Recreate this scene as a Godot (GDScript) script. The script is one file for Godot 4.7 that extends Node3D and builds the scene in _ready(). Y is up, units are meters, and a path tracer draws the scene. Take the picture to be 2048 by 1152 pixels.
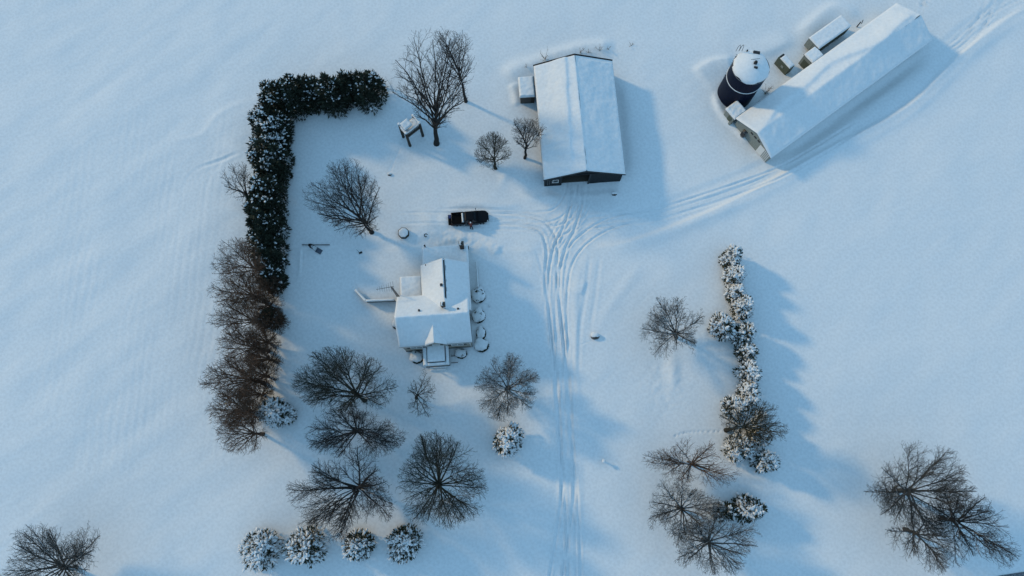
extends Node3D
# Snowbound farmyard seen from a drone about a hundred metres up. Units are metres; x east, z south, y up.

var rng := RandomNumberGenerator.new()
var nz := FastNoiseLite.new()
var nz2 := FastNoiseLite.new()
var M := {}
var taken := {}
# ---- terrain grid -------------------------------------------------------
var xs := PackedFloat32Array()
var zs := PackedFloat32Array()
var hs := PackedFloat32Array()
const NW := -1.0

# ---- mesh builder -------------------------------------------------------
class MB:
	var v := PackedVector3Array()
	var n := PackedVector3Array()
	var c := PackedColorArray()
	var i := PackedInt32Array()
	var col := Color(1, 1, 1)
	func tri(a: Vector3, b: Vector3, d: Vector3) -> void:
		var nn := (b - a).cross(d - a).normalized()
		var k := v.size()
		v.append(a); v.append(b); v.append(d)
		n.append(nn); n.append(nn); n.append(nn)
		c.append(col); c.append(col); c.append(col)
		i.append(k); i.append(k + 2); i.append(k + 1)
	func quad(a: Vector3, b: Vector3, d: Vector3, e: Vector3) -> void:
		var nn := (b - a).cross(d - a).normalized()
		var k := v.size()
		v.append(a); v.append(b); v.append(d); v.append(e)
		for q in 4:
			n.append(nn); c.append(col)
		i.append(k); i.append(k + 2); i.append(k + 1)
		i.append(k); i.append(k + 3); i.append(k + 2)
	# box with a small chamfer on the vertical and top edges
	func box(ctr: Vector3, size: Vector3, b := Basis.IDENTITY, ch := 0.0) -> void:
		var h := size * 0.5
		if ch <= 0.0:
			var p := []
			for sx in [-1.0, 1.0]:
				for sy in [-1.0, 1.0]:
					for sz in [-1.0, 1.0]:
						p.append(ctr + b * Vector3(h.x * sx, h.y * sy, h.z * sz))
			# index = sx*4 + sy*2 + sz
			quad(p[0], p[1], p[3], p[2])
			quad(p[5], p[4], p[6], p[7])
			quad(p[4], p[0], p[2], p[6])
			quad(p[1], p[5], p[7], p[3])
			quad(p[2], p[3], p[7], p[6])
			quad(p[1], p[0], p[4], p[5])
			return
		var rings := []
		for r in [[-h.y, 0.0], [h.y - ch, 0.0], [h.y, ch]]:
			var g := []
			var ex: float = h.x - r[1]
			var ez: float = h.z - r[1]
			for q in [[-ex, -ez + ch], [-ex + ch, -ez], [ex - ch, -ez], [ex, -ez + ch], [ex, ez - ch], [ex - ch, ez], [-ex + ch, ez], [-ex, ez - ch]]:
				g.append(ctr + b * Vector3(q[0], r[0], q[1]))
			rings.append(g)
		for r in 2:
			for k in 8:
				var k2 := (k + 1) % 8
				quad(rings[r][k2], rings[r][k], rings[r + 1][k], rings[r + 1][k2])
		for k in range(1, 7):
			tri(rings[2][0], rings[2][k + 1], rings[2][k])
			tri(rings[0][0], rings[0][k], rings[0][k + 1])
	# extruded polygon: pts are Vector2 (x, y) turning counter-clockwise, z from z0 to z1, in frame t
	func prism(pts: Array, z0: float, z1: float, t := Transform3D.IDENTITY) -> void:
		var m := pts.size()
		var pk := PackedVector2Array(pts)
		var ix := Geometry2D.triangulate_polygon(pk)
		var a := []; var b := []
		for p in pts:
			a.append(t * Vector3(p.x, p.y, z0)); b.append(t * Vector3(p.x, p.y, z1))
		var area := 0.0
		for k in m:
			area += pts[k].cross(pts[(k + 1) % m])
		for k in m:
			var k2 := (k + 1) % m
			if area < 0: quad(b[k], b[k2], a[k2], a[k])
			else: quad(a[k], a[k2], b[k2], b[k])
		for k in range(0, ix.size(), 3):
			var p0: Vector2 = pts[ix[k]]; var p1: Vector2 = pts[ix[k + 1]]; var p2: Vector2 = pts[ix[k + 2]]
			if (p1 - p0).cross(p2 - p0) < 0:
				tri(b[ix[k]], b[ix[k + 2]], b[ix[k + 1]]); tri(a[ix[k]], a[ix[k + 1]], a[ix[k + 2]])
			else:
				tri(b[ix[k]], b[ix[k + 1]], b[ix[k + 2]]); tri(a[ix[k]], a[ix[k + 2]], a[ix[k + 1]])
	# smooth tapered tube along points
	func tube(p: Array, r: Array, sides := 5, cap := true) -> void:
		var m := p.size()
		var base := v.size()
		var up := Vector3(0.31, 0.2, 0.93)
		for k in m:
			var d: Vector3 = (p[mini(k + 1, m - 1)] - p[maxi(k - 1, 0)])
			if d.length_squared() < 1e-10: d = Vector3.UP
			d = d.normalized()
			if absf(d.dot(up)) > 0.95: up = Vector3(0.93, 0.2, 0.31)
			var e1 := d.cross(up).normalized()
			var e2 := d.cross(e1)
			for s in sides:
				var a := TAU * s / sides
				var o := e1 * cos(a) + e2 * sin(a)
				v.append(p[k] + o * r[k]); n.append(o); c.append(col)
		for k in m - 1:
			for s in sides:
				var s2 := (s + 1) % sides
				var a := base + k * sides + s
				var b := base + k * sides + s2
				i.append(a); i.append(a + sides); i.append(b)
				i.append(b); i.append(a + sides); i.append(b + sides)
		if cap and sides > 3:
			for e in [0, m - 1]:
				for s in range(1, sides - 1):
					var q: int = base + e * sides
					if e == 0:
						i.append(q); i.append(q + s); i.append(q + s + 1)
					else:
						i.append(q); i.append(q + s + 1); i.append(q + s)
	# lumpy ellipsoid: basis columns are the half axes
	func blob(ctr: Vector3, b: Basis, nu := 6, nv := 4, jit := 0.0, rg: RandomNumberGenerator = null) -> void:
		var base := v.size()
		var inv := b.inverse().transposed()
		for j in nv + 1:
			var th := PI * j / nv
			for k in nu:
				var ph := TAU * (k + 0.5 * (j % 2)) / nu
				var u := Vector3(sin(th) * cos(ph), cos(th), sin(th) * sin(ph))
				var s := 1.0
				if jit > 0.0 and j > 0 and j < nv: s += rg.randf_range(-jit, jit)
				v.append(ctr + b * (u * s)); n.append((inv * u).normalized()); c.append(col)
		for j in nv:
			for k in nu:
				var k2 := (k + 1) % nu
				var a := base + j * nu + k
				var d := base + j * nu + k2
				i.append(a); i.append(a + nu); i.append(d)
				i.append(d); i.append(a + nu); i.append(d + nu)
	# surface of revolution about y: profile of Vector2(radius, y), from the bottom up
	func lathe(ctr: Vector3, prof: Array, seg := 24) -> void:
		var base := v.size()
		var m := prof.size()
		for j in m:
			var d: Vector2 = prof[mini(j + 1, m - 1)] - prof[maxi(j - 1, 0)]
			var nn := Vector2(d.y, -d.x).normalized()
			for k in seg:
				var a := TAU * k / seg
				v.append(ctr + Vector3(cos(a) * prof[j].x, prof[j].y, sin(a) * prof[j].x))
				n.append(Vector3(cos(a) * nn.x, nn.y, sin(a) * nn.x)); c.append(col)
		for j in m - 1:
			for k in seg:
				var k2 := (k + 1) % seg
				var a := base + j * seg + k
				var b := base + j * seg + k2
				i.append(a); i.append(b); i.append(a + seg)
				i.append(b); i.append(b + seg); i.append(a + seg)
	# heightfield patch: fn(u, w) -> y ; skirt drops to fb(u, w)
	func sheet(x0: float, x1: float, z0: float, z1: float, nx: int, nzz: int, fn: Callable, fb: Callable) -> void:
		var base := v.size()
		var dx := (x1 - x0) / nx
		var dz := (z1 - z0) / nzz
		var hh := PackedFloat32Array()
		for j in nzz + 1:
			for k in nx + 1:
				hh.append(fn.call(x0 + dx * k, z0 + dz * j))
		for j in nzz + 1:
			for k in nx + 1:
				var kl := maxi(k - 1, 0); var kr := mini(k + 1, nx)
				var jl := maxi(j - 1, 0); var jr := mini(j + 1, nzz)
				var gx := (hh[j * (nx + 1) + kr] - hh[j * (nx + 1) + kl]) / (dx * (kr - kl))
				var gz := (hh[jr * (nx + 1) + k] - hh[jl * (nx + 1) + k]) / (dz * (jr - jl))
				v.append(Vector3(x0 + dx * k, hh[j * (nx + 1) + k], z0 + dz * j))
				n.append(Vector3(-gx, 1, -gz).normalized()); c.append(col)
		for j in nzz:
			for k in nx:
				var a := base + j * (nx + 1) + k
				i.append(a); i.append(a + 1); i.append(a + nx + 1)
				i.append(a + 1); i.append(a + nx + 2); i.append(a + nx + 1)
		var rim := []
		for k in nx + 1: rim.append([k, 0])
		for j in range(1, nzz + 1): rim.append([nx, j])
		for k in range(nx - 1, -1, -1): rim.append([k, nzz])
		for j in range(nzz - 1, 0, -1): rim.append([0, j])
		for q in rim.size():
			var r0: Array = rim[q]
			var r1: Array = rim[(q + 1) % rim.size()]
			var p0 := v[base + r0[1] * (nx + 1) + r0[0]]
			var p1 := v[base + r1[1] * (nx + 1) + r1[0]]
			quad(p0, p1, Vector3(p1.x, fb.call(p1.x, p1.z), p1.z), Vector3(p0.x, fb.call(p0.x, p0.z), p0.z))
	func mesh() -> ArrayMesh:
		var a := []
		a.resize(Mesh.ARRAY_MAX)
		a[Mesh.ARRAY_VERTEX] = v
		a[Mesh.ARRAY_NORMAL] = n
		a[Mesh.ARRAY_COLOR] = c
		a[Mesh.ARRAY_INDEX] = i
		var m := ArrayMesh.new()
		m.add_surface_from_arrays(Mesh.PRIMITIVE_TRIANGLES, a)
		return m

func put(b: MB, called: String, m: Material, parent: Node3D) -> MeshInstance3D:
	var o := MeshInstance3D.new()
	o.name = called
	o.mesh = b.mesh()
	o.material_override = m
	parent.add_child(o, true)
	return o

func numbered(s: String) -> String:
	if not taken.has(s):
		taken[s] = 0
		return s
	taken[s] += 1
	return "%s_%03d" % [s, taken[s]]

func thing(called: String, label: String, category: String, at: Vector3, turn := 0.0, group := "") -> Node3D:
	var o := Node3D.new()
	o.name = numbered(called)
	add_child(o)
	o.position = at
	o.rotation.y = turn
	o.set_meta("label", label)
	o.set_meta("category", category)
	if group != "": o.set_meta("group", group)
	return o

func lin(r: float, g: float, b: float) -> Color:
	return Color(r, g, b).linear_to_srgb()

func noise_tex(freq: float, size: int, sd: int, ramp: Gradient = null, normal := false, strength := 4.0) -> ImageTexture:
	var f := FastNoiseLite.new()
	f.seed = sd; f.frequency = freq; f.fractal_octaves = 4
	f.noise_type = FastNoiseLite.TYPE_SIMPLEX_SMOOTH
	var im := f.get_seamless_image(size, size)
	if normal:
		im.convert(Image.FORMAT_RGBA8)
		im.bump_map_to_normal_map(strength)
	elif ramp != null:
		var o := Image.create(size, size, false, Image.FORMAT_RGB8)
		for y in size:
			for x in size:
				o.set_pixel(x, y, ramp.sample(im.get_pixel(x, y).r))
		im = o
	im.generate_mipmaps()
	return ImageTexture.create_from_image(im)

func ramp2(a: Color, b: Color) -> Gradient:
	var g := Gradient.new()
	g.set_color(0, a); g.set_color(1, b)
	return g

func mat(col: Color, rough := 0.8, tex: Texture2D = null, scale := 1.0, vert := false) -> StandardMaterial3D:
	var m := StandardMaterial3D.new()
	m.albedo_color = col
	m.roughness = rough
	if tex != null:
		m.albedo_texture = tex
		m.uv1_triplanar = true
		m.uv1_world_triplanar = true
		m.uv1_scale = Vector3.ONE * scale
	m.vertex_color_use_as_albedo = vert
	return m

# ---- terrain ------------------------------------------------------------
func grid_lines(lo: float, hi: float, f0: float, f1: float, fine: float, coarse: float) -> PackedFloat32Array:
	var a := PackedFloat32Array()
	var x := lo
	while x < f0 - 1e-3:
		a.append(x); x += coarse
	x = f0
	while x < f1 - 1e-3:
		a.append(x); x += fine
	x = f1
	while x < hi + 1e-3:
		a.append(x); x += coarse
	var pre := PackedFloat32Array()
	var post := PackedFloat32Array()
	var s := 1.5
	var l := lo
	var r := a[a.size() - 1]
	while l > -1600.0:
		l -= s; r += s; s *= 1.55
		pre.append(l); post.append(r)
	pre.reverse()
	return pre + a + post

func idx(a: PackedFloat32Array, x: float) -> int:
	return clampi(a.bsearch(x) - 1, 0, a.size() - 2)

func gh(x: float, z: float) -> float:
	var i := idx(xs, x); var j := idx(zs, z)
	var fx := (x - xs[i]) / (xs[i + 1] - xs[i])
	var fz := (z - zs[j]) / (zs[j + 1] - zs[j])
	var w := xs.size()
	return lerpf(lerpf(hs[j * w + i], hs[j * w + i + 1], fx), lerpf(hs[(j + 1) * w + i], hs[(j + 1) * w + i + 1], fx), fz)

func resample(pts: Array, step: float) -> Array:
	var c := Curve3D.new()
	c.bake_interval = step
	for k in pts.size():
		var p := Vector3(pts[k][0], 0, pts[k][1])
		var a: Array = pts[maxi(k - 1, 0)]
		var b: Array = pts[mini(k + 1, pts.size() - 1)]
		var t := Vector3(b[0] - a[0], 0, b[1] - a[1]) / 6.0
		c.add_point(p, -t, t)
	var o := []
	for q in c.get_baked_points(): o.append(Vector2(q.x, q.z))
	return o

# snow height changed along a line: prof(d, s) -> dy, d = signed distance (+ to the right of travel), s = metres along
func along(pts: Array, reach: float, prof: Callable, add := true) -> void:
	var p := resample(pts, 0.5)
	var best := {}
	var w := xs.size()
	var s := 0.0
	for k in p.size() - 1:
		var a: Vector2 = p[k]; var b: Vector2 = p[k + 1]
		var d := b - a
		var len := d.length()
		if len < 1e-4: continue
		var t := d / len
		var nr := Vector2(-t.y, t.x)
		var i0 := idx(xs, minf(a.x, b.x) - reach); var i1 := idx(xs, maxf(a.x, b.x) + reach) + 1
		var j0 := idx(zs, minf(a.y, b.y) - reach); var j1 := idx(zs, maxf(a.y, b.y) + reach) + 1
		for j in range(j0, j1 + 1):
			for i in range(i0, i1 + 1):
				var q := Vector2(xs[i], zs[j]) - a
				var u := clampf(q.dot(t), 0.0, len)
				var e := q - t * u
				var dist := e.length()
				if dist > reach: continue
				var key := j * w + i
				var sg := 1.0 if q.dot(nr) > 0 else -1.0
				if not best.has(key) or absf(best[key].x) > dist:
					best[key] = Vector2(dist * sg, s + u)
		s += len
	for key in best:
		var dy: float = prof.call(best[key].x, best[key].y)
		if add: hs[key] += dy
		else: hs[key] = minf(hs[key], dy)

func rut(pts: Array, w := 0.17, depth := 0.07) -> void:
	depth *= 1.5
	var total := 0.0
	for k in pts.size() - 1: total += Vector2(pts[k][0], pts[k][1]).distance_to(Vector2(pts[k + 1][0], pts[k + 1][1]))
	along(pts, w * 3.2, func(d, s):
		var e: float = minf(1.0, minf(s, total - s) / 2.0 + 0.15)
		var f: float = d / w
		return depth * e * (-exp(-f * f) * 1.0 + 0.55 * exp(-pow((absf(f) - 1.7) / 0.7, 2.0))) * (0.8 + 0.4 * nz.get_noise_2d(s * 6.0, d * 3.0)))

func ruts(pts: Array, gauge := 0.86, w := 0.17, depth := 0.07) -> void:
	for sg in [-1.0, 1.0]:
		var o := []
		for k in pts.size():
			var a: Array = pts[maxi(k - 1, 0)]; var b: Array = pts[mini(k + 1, pts.size() - 1)]
			var t := Vector2(b[0] - a[0], b[1] - a[1]).normalized()
			o.append([pts[k][0] - t.y * gauge * sg, pts[k][1] + t.x * gauge * sg])
		rut(o, w, depth)

# a drift or bank: height a, falling off over wl on the one side and wr on the other
func crest(pts: Array, a: float, wl: float, wr: float) -> void:
	var total := 0.0
	for k in pts.size() - 1: total += Vector2(pts[k][0], pts[k][1]).distance_to(Vector2(pts[k + 1][0], pts[k + 1][1]))
	along(pts, maxf(wl, wr) * 2.2, func(d, s):
		var e: float = smoothstep(0.0, total * 0.2, s) * smoothstep(0.0, total * 0.2, total - s)
		var w: float = wr if d > 0 else wl
		return a * e * exp(-d * d / (w * w)) * (1.0 + 0.25 * nz.get_noise_2d(s * 3.0, 7.0)))

func mound(x: float, z: float, rx: float, rz: float, a: float, turn := 0.0) -> void:
	var w := xs.size()
	var r := maxf(rx, rz) * 2.4
	var cs := cos(turn); var sn := sin(turn)
	for j in range(idx(zs, z - r), idx(zs, z + r) + 1):
		for i in range(idx(xs, x - r), idx(xs, x + r) + 1):
			var dx := xs[i] - x; var dz := zs[j] - z
			var u := (dx * cs + dz * sn) / rx
			var q := (-dx * sn + dz * cs) / rz
			hs[j * w + i] += a * exp(-(u * u + q * q))

func rough_patch(x: float, z: float, rx: float, rz: float, a: float, freq: float) -> void:
	var w := xs.size()
	for j in range(idx(zs, z - rz * 1.6), idx(zs, z + rz * 1.6) + 1):
		for i in range(idx(xs, x - rx * 1.6), idx(xs, x + rx * 1.6) + 1):
			var u := (xs[i] - x) / rx; var q := (zs[j] - z) / rz
			var k := exp(-(u * u + q * q) * (u * u + q * q))
			hs[j * w + i] += a * k * nz2.get_noise_2d(xs[i] * freq, zs[j] * freq)

func base_height(x: float, z: float) -> float:
	var far := smoothstep(120.0, 400.0, Vector2(x, z + 25.0).length())
	var y := 0.24 * nz.get_noise_2d(x * 1.1, z * 1.1) + far * 14.0 * nz.get_noise_2d(x * 0.09 + 300.0, z * 0.09)
	# wind-laid waves across the open field, running from south-west to north-east
	var a := x * 0.62 + z * 0.78
	var b := -x * 0.78 + z * 0.62
	var open := smoothstep(-30.0, -44.0, x) * (1.0 - far)
	y += (0.10 * open + 0.045) * nz2.get_noise_2d(a * 1.9, b * 0.42)
	y += (0.012 + 0.006 * open) * nz2.get_noise_2d(a * 8.0 + 90.0, b * 2.6)
	# old furrows under the snow of the west field
	var fm := smoothstep(-37.0, -41.0, x) * smoothstep(-82.0, -60.0, x) * smoothstep(-58.0, -48.0, z) * smoothstep(10.0, -5.0, z)
	if fm > 0.0:
		var m := clampf(0.5 + 1.3 * nz.get_noise_2d(x * 2.2 + 50.0, z * 0.8), 0.0, 1.0)
		y += fm * m * 0.032 * sin((x + 0.03 * z + 0.8 * nz.get_noise_2d(x, z * 1.2)) * TAU / 1.15)
	# wind crust: low steps in loose patches
	var cm := smoothstep(0.12, 0.4, nz.get_noise_2d(x * 0.7 + 900.0, z * 0.7))
	y += cm * 0.035 * absf(nz2.get_noise_2d(a * 4.5 + 40.0, b * 1.4))
	# fine ripple
	y += 0.008 * nz2.get_noise_2d(x * 22.0, z * 22.0)
	return y

# ---- bare trees ---------------------------------------------------------
# Limbs run nearly straight from the trunk to the edge of the crown, and carry boughs, twigs and shoots that lean outwards.
func inside(p: Vector3, o: Dictionary) -> bool:
	var u: Vector3 = (p - o.ctr) / o.half
	var l := u.length()
	if l < 0.3: return true
	var d := u / l
	return l < o.spread * (1.0 - o.lobes * clampf(0.5 + 1.6 * nz2.get_noise_3d(d.x * 11.0 + o.sd * 9.0, d.y * 11.0, d.z * 11.0), 0.0, 1.0))

func limb(wood: MB, snow: MB, p: Vector3, q: Vector3, r0: float, lvl: int, o: Dictionary) -> void:
	var ax := q - p
	var len := ax.length()
	if len < 0.08: return
	ax /= len
	var r1: float = maxf(r0 * (0.3 if lvl < 2 else 0.5), o.twig_r * 0.5)
	var m := p.lerp(q, 0.5) + Vector3(0, 0.05 * len if lvl < 2 else 0.0, 0) + rand_dir() * len * (0.035 if lvl < 3 else 0.0)
	var kk := rng.randf_range(0.85, 1.2)
	wood.col = Color(kk, kk, kk)
	if lvl < 2: wood.tube([p, p.lerp(m, 0.5) + rand_dir() * len * 0.015, m, m.lerp(q, 0.5) + rand_dir() * len * 0.02, q], [r0, lerpf(r0, r1, 0.25), lerpf(r0, r1, 0.5), lerpf(r0, r1, 0.75), r1], 6 if lvl == 0 else 5, false)
	elif lvl == 2: wood.tube([p, m, q], [r0, (r0 + r1) * 0.5, r1], 3, false)
	else: wood.tube([p, q], [r0, r1], 3, false)
	if snow != null and lvl < 3 and r0 > o.snow_min and rng.randf() < o.snow:
		var up := Vector3.UP * (r0 + r1) * 0.42
		if absf(ax.y) < 0.85: snow.tube([p.lerp(m, 0.2) + up, m + up, m.lerp(q, 0.8) + up * 0.8], [r0 * 0.5, (r0 + r1) * 0.4, r1 * 0.7], 4, true)
	if lvl >= 3: return
	var per: float = [o.dens * 0.55, o.dens * 0.8, o.dens][lvl]
	var cnt := int(len * per + rng.randf())
	var az := rng.randf() * TAU
	var e1 := ax.cross(Vector3(0.3, 0.9, 0.2)).normalized()
	var e2 := ax.cross(e1)
	for k in cnt:
		var f := lerpf(0.12 if lvl > 0 else 0.27, 0.99, (k + rng.randf()) / cnt)
		var s := p.lerp(m, f * 2.0) if f < 0.5 else m.lerp(q, f * 2.0 - 1.0)
		az += 2.4 + rng.randf_range(-0.5, 0.5)
		var side := e1 * cos(az) + e2 * sin(az)
		if side.y < -0.6: side.y *= -0.5
		var d := (ax + side * rng.randf_range(0.5, 1.0) + Vector3(0, 0.08, 0)).normalized()
		var l: float
		if lvl == 0: l = len * (0.78 - f * 0.4) * rng.randf_range(0.4, 0.8) + 0.3
		elif lvl == 1: l = minf(1.5, len * (1.0 - f * 0.55) * rng.randf_range(0.35, 0.62) + 0.2)
		else: l = len * (1.0 - f * 0.5) * rng.randf_range(0.35, 0.65) + 0.08
		var e := s + d * l
		var tries := 0
		while not inside(e, o) and tries < 3:
			l *= 0.62; e = s + d * l; tries += 1
		if tries == 3 and lvl < 2: continue
		var rb: float = minf(lerpf(r0, r1, f) * 0.62, [0.055, o.twig_r * 1.5, o.twig_r * 0.95][lvl])
		limb(wood, snow, s, e, maxf(rb, o.twig_r * 0.8), lvl + 1, o)

func bare_tree(called: String, label: String, group: String, d: Array, bark: String, o := {}) -> void:
	# d: base x, z, crown centre x, y, z, crown half sizes x, y, z, number of limbs, seed
	rng.seed = int(d[9]) * 7919 + 13
	var opt := {"twig_r": 0.018, "dens": 3.45, "snow": 0.3, "snow_min": 0.035, "lobes": 0.26, "girth": 1.0, "fork_h": d[3] * 0.36, "lean": 0.5, "limb_r": 0.1}
	for k in o: opt[k] = o[k]
	var y0 := gh(d[0], d[1]) - 0.08
	var root := thing(called, label, "tree" if called == "bare_tree" else "shrub", Vector3(d[0], y0, d[1]), 0.0, group)
	var ctr := Vector3(d[2] - d[0], d[3], d[4] - d[1])
	opt.ctr = ctr
	opt.half = Vector3(d[5], d[6], d[7])
	opt.sd = d[9]
	opt.spread = 1.08 + 0.35 * float(opt.lobes)
	var trunk := MB.new()
	var wood := MB.new()
	var snow := MB.new()
	var n := int(d[8])
	var size: float = clampf((d[5] + d[7]) / 11.0, 0.45, 1.1)
	var r: float = (0.12 + 0.2 * size) * opt.girth
	# the trunk: a flared foot, then up past the first limbs into the crown
	var fk: float = opt.fork_h
	var lowest := Vector3(ctr.x * fk / d[3] * opt.lean, fk, ctr.z * fk / d[3] * opt.lean)
	var top := lowest.lerp(ctr, 0.45)
	var pts := []; var rad := []
	for k in 6:
		var t := k / 5.0
		pts.append(Vector3(0, -0.3, 0).lerp(lowest, t) + Vector3(nz.get_noise_1d(t * 60 + d[9] * 31), 0, nz.get_noise_1d(t * 60 + 400 + d[9] * 17)) * r * 0.8 * sin(PI * t))
		rad.append(r * (1.0 + 0.5 * exp(-t * 7.0)) * lerpf(1.05, 0.8, t))
	pts.append(top); rad.append(r * 0.42)
	trunk.tube(pts, rad, 10, true)
	for k in n:
		# limb ends spread evenly over the crown's shell
		var y := 0.92 - (k + 0.5) / n * 1.4
		var a: float = k * 2.39996 + d[9] * 1.7 + rng.randf_range(-0.4, 0.4)
		var s := sqrt(maxf(0.0, 1.0 - y * y))
		var u := Vector3(cos(a) * s, y, sin(a) * s)
		var e: Vector3 = ctr + u * opt.half * opt.spread * rng.randf_range(0.82, 1.0)
		var from := lowest.lerp(top, clampf(0.15 + 0.8 * y + rng.randf_range(-0.1, 0.1), 0.0, 1.0))
		var tries := 0
		while not inside(e, opt) and tries < 6:
			e = from.lerp(e, 0.9); tries += 1
		if e.y < 0.5: e.y = 0.5
		limb(wood, snow, from, e, opt.limb_r * (0.55 + 0.6 * size) * rng.randf_range(0.75, 1.15), 0, opt)
	put(trunk, "trunk", M[bark], root)
	put(wood, "crown", M[bark + "_twig"], root)
	if snow.v.size() > 0: put(snow, "branch_snow", M.snow, root).set_meta("kind", "stuff")

# ---- evergreens ---------------------------------------------------------
func rand_dir() -> Vector3:
	var z := rng.randf_range(-1, 1)
	var a := rng.randf() * TAU
	var s := sqrt(1 - z * z)
	return Vector3(s * cos(a), z, s * sin(a))

func spray(b: MB, p: Vector3, d: Vector3, len: float, w: float) -> void:
	var side := d.cross(rand_dir()).normalized() * w
	var nn := side.cross(d).normalized() * w * 0.5
	var q := p + d * len
	b.tri(p - side * 0.25, p + side + d * len * 0.55 + nn, q)
	b.tri(p + side * 0.25, q, p - side + d * len * 0.5 - nn)

# d: x, z, half width x, half width z, height, seed ; profile "cedar" (upright, dark) or "round" (globe under snow)
func evergreen(called: String, label: String, group: String, d: Array, round_top: bool, n_spray: int, n_snow: int, snow_size: float, cat := "tree") -> void:
	rng.seed = int(d[5]) * 104729 + 7
	var root := thing(called, label, cat, Vector3(d[0], gh(d[0], d[1]) - 0.05, d[1]), 0.0, group)
	var h: float = d[4]
	var trunk := MB.new()
	trunk.tube([Vector3(0, -0.3, 0), Vector3(0.05, h * 0.4, 0), Vector3(0, h * 0.9, 0.04)], [0.16, 0.1, 0.03], 7)
	put(trunk, "trunk", M.bark, root)
	var fol := MB.new()
	var sn := MB.new()
	# leaders: a crown is several upright tops grown together
	var tops := []
	var nt := 6 if round_top else 5
	for k in nt:
		var a := TAU * k / nt + rng.randf_range(-0.4, 0.4)
		var rr := rng.randf_range(0.25, 0.5) if round_top else rng.randf_range(0.4, 0.68)
		tops.append([cos(a) * rr * d[2], sin(a) * rr * d[3], rng.randf_range(0.66, 1.0) * h, rng.randf_range(0.42, 0.66)])
	tops.append([0.0, 0.0, h, 0.7])
	for k in n_spray + n_snow:
		var is_snow := k >= n_spray
		var tp: Array = tops[rng.randi() % tops.size()]
		var t := pow(rng.randf(), 0.8)
		if is_snow: t = 1.0 - pow(1.0 - t, 1.5) * (0.85 if round_top else 0.6)
		var prof: float
		if round_top: prof = sqrt(maxf(0.0, 1.0 - pow(absf(t * 1.18 - 0.32) / 0.86, 2.2)))
		else: prof = pow(maxf(0.0, 1.0 - t), 0.62) * (0.8 + 0.2 * minf(1.0, t * 5.0)) * 1.08
		var a := rng.randf() * TAU
		var rho := lerpf(0.72, 1.02, rng.randf()) * (0.86 if round_top else 1.0) if not is_snow else lerpf(0.55, 1.06, sqrt(rng.randf())) + (0.0 if round_top else 0.16)
		# lumps and clefts
		var lump := 1.0 + (0.42 if round_top else 0.16) * nz2.get_noise_3d(cos(a) * 16.0 + d[5] * 5.0, t * h * 5.0, sin(a) * 16.0 + tp[0] * 8.0)
		var out := Vector3(cos(a), 0, sin(a))
		var p := Vector3(tp[0] + out.x * prof * rho * tp[3] * d[2] * lump, t * tp[2], tp[1] + out.z * prof * rho * tp[3] * d[3] * lump)
		var up := 0.5 + 0.9 * t
		if is_snow:
			# snow lies in pads with bare gaps between
			var pad := nz2.get_noise_3d((p.x + d[0]) * (9.0 if round_top else 6.0), p.y * 5.0, (p.z + d[1]) * (9.0 if round_top else 6.0))
			if pad < (-0.3 if round_top else -0.08): continue
		if not is_snow:
			var dv := (out * (1.1 - 0.5 * t) + Vector3(0, up * 0.55, 0) + rand_dir() * 0.55).normalized()
			var g := rng.randf_range(0.55, 1.25)
			fol.col = Color(g * rng.randf_range(0.85, 1.15), g, g * rng.randf_range(0.75, 1.05))
			spray(fol, p, dv, rng.randf_range(0.3, 0.62) if round_top or rng.randf() < 0.75 else rng.randf_range(0.6, 1.05), rng.randf_range(0.06, 0.13))
		else:
			var dv := (out * 1.2 + Vector3(0, 0.1 + 0.9 * t * t, 0) + rand_dir() * 0.45).normalized()
			var s := snow_size * rng.randf_range(0.5, 1.35)
			var sd := dv.cross(Vector3.UP).normalized()
			if sd.length() < 0.5: sd = Vector3.RIGHT
			var un := sd.cross(dv).normalized()
			if un.y < 0: un = -un
			var bs := Basis(dv * s * rng.randf_range(0.9, 1.5), un * s * 0.42, sd * s * rng.randf_range(0.4, 0.65))
			sn.blob(p + dv * (0.1 if round_top else 0.3) + Vector3(0, 0.06, 0), bs, 6, 4, 0.2, rng)
	put(fol, "crown", M.cedar if not round_top else M.juniper, root)
	if n_snow > 0: put(sn, "crown_snow", M.snow, root).set_meta("kind", "stuff")

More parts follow.
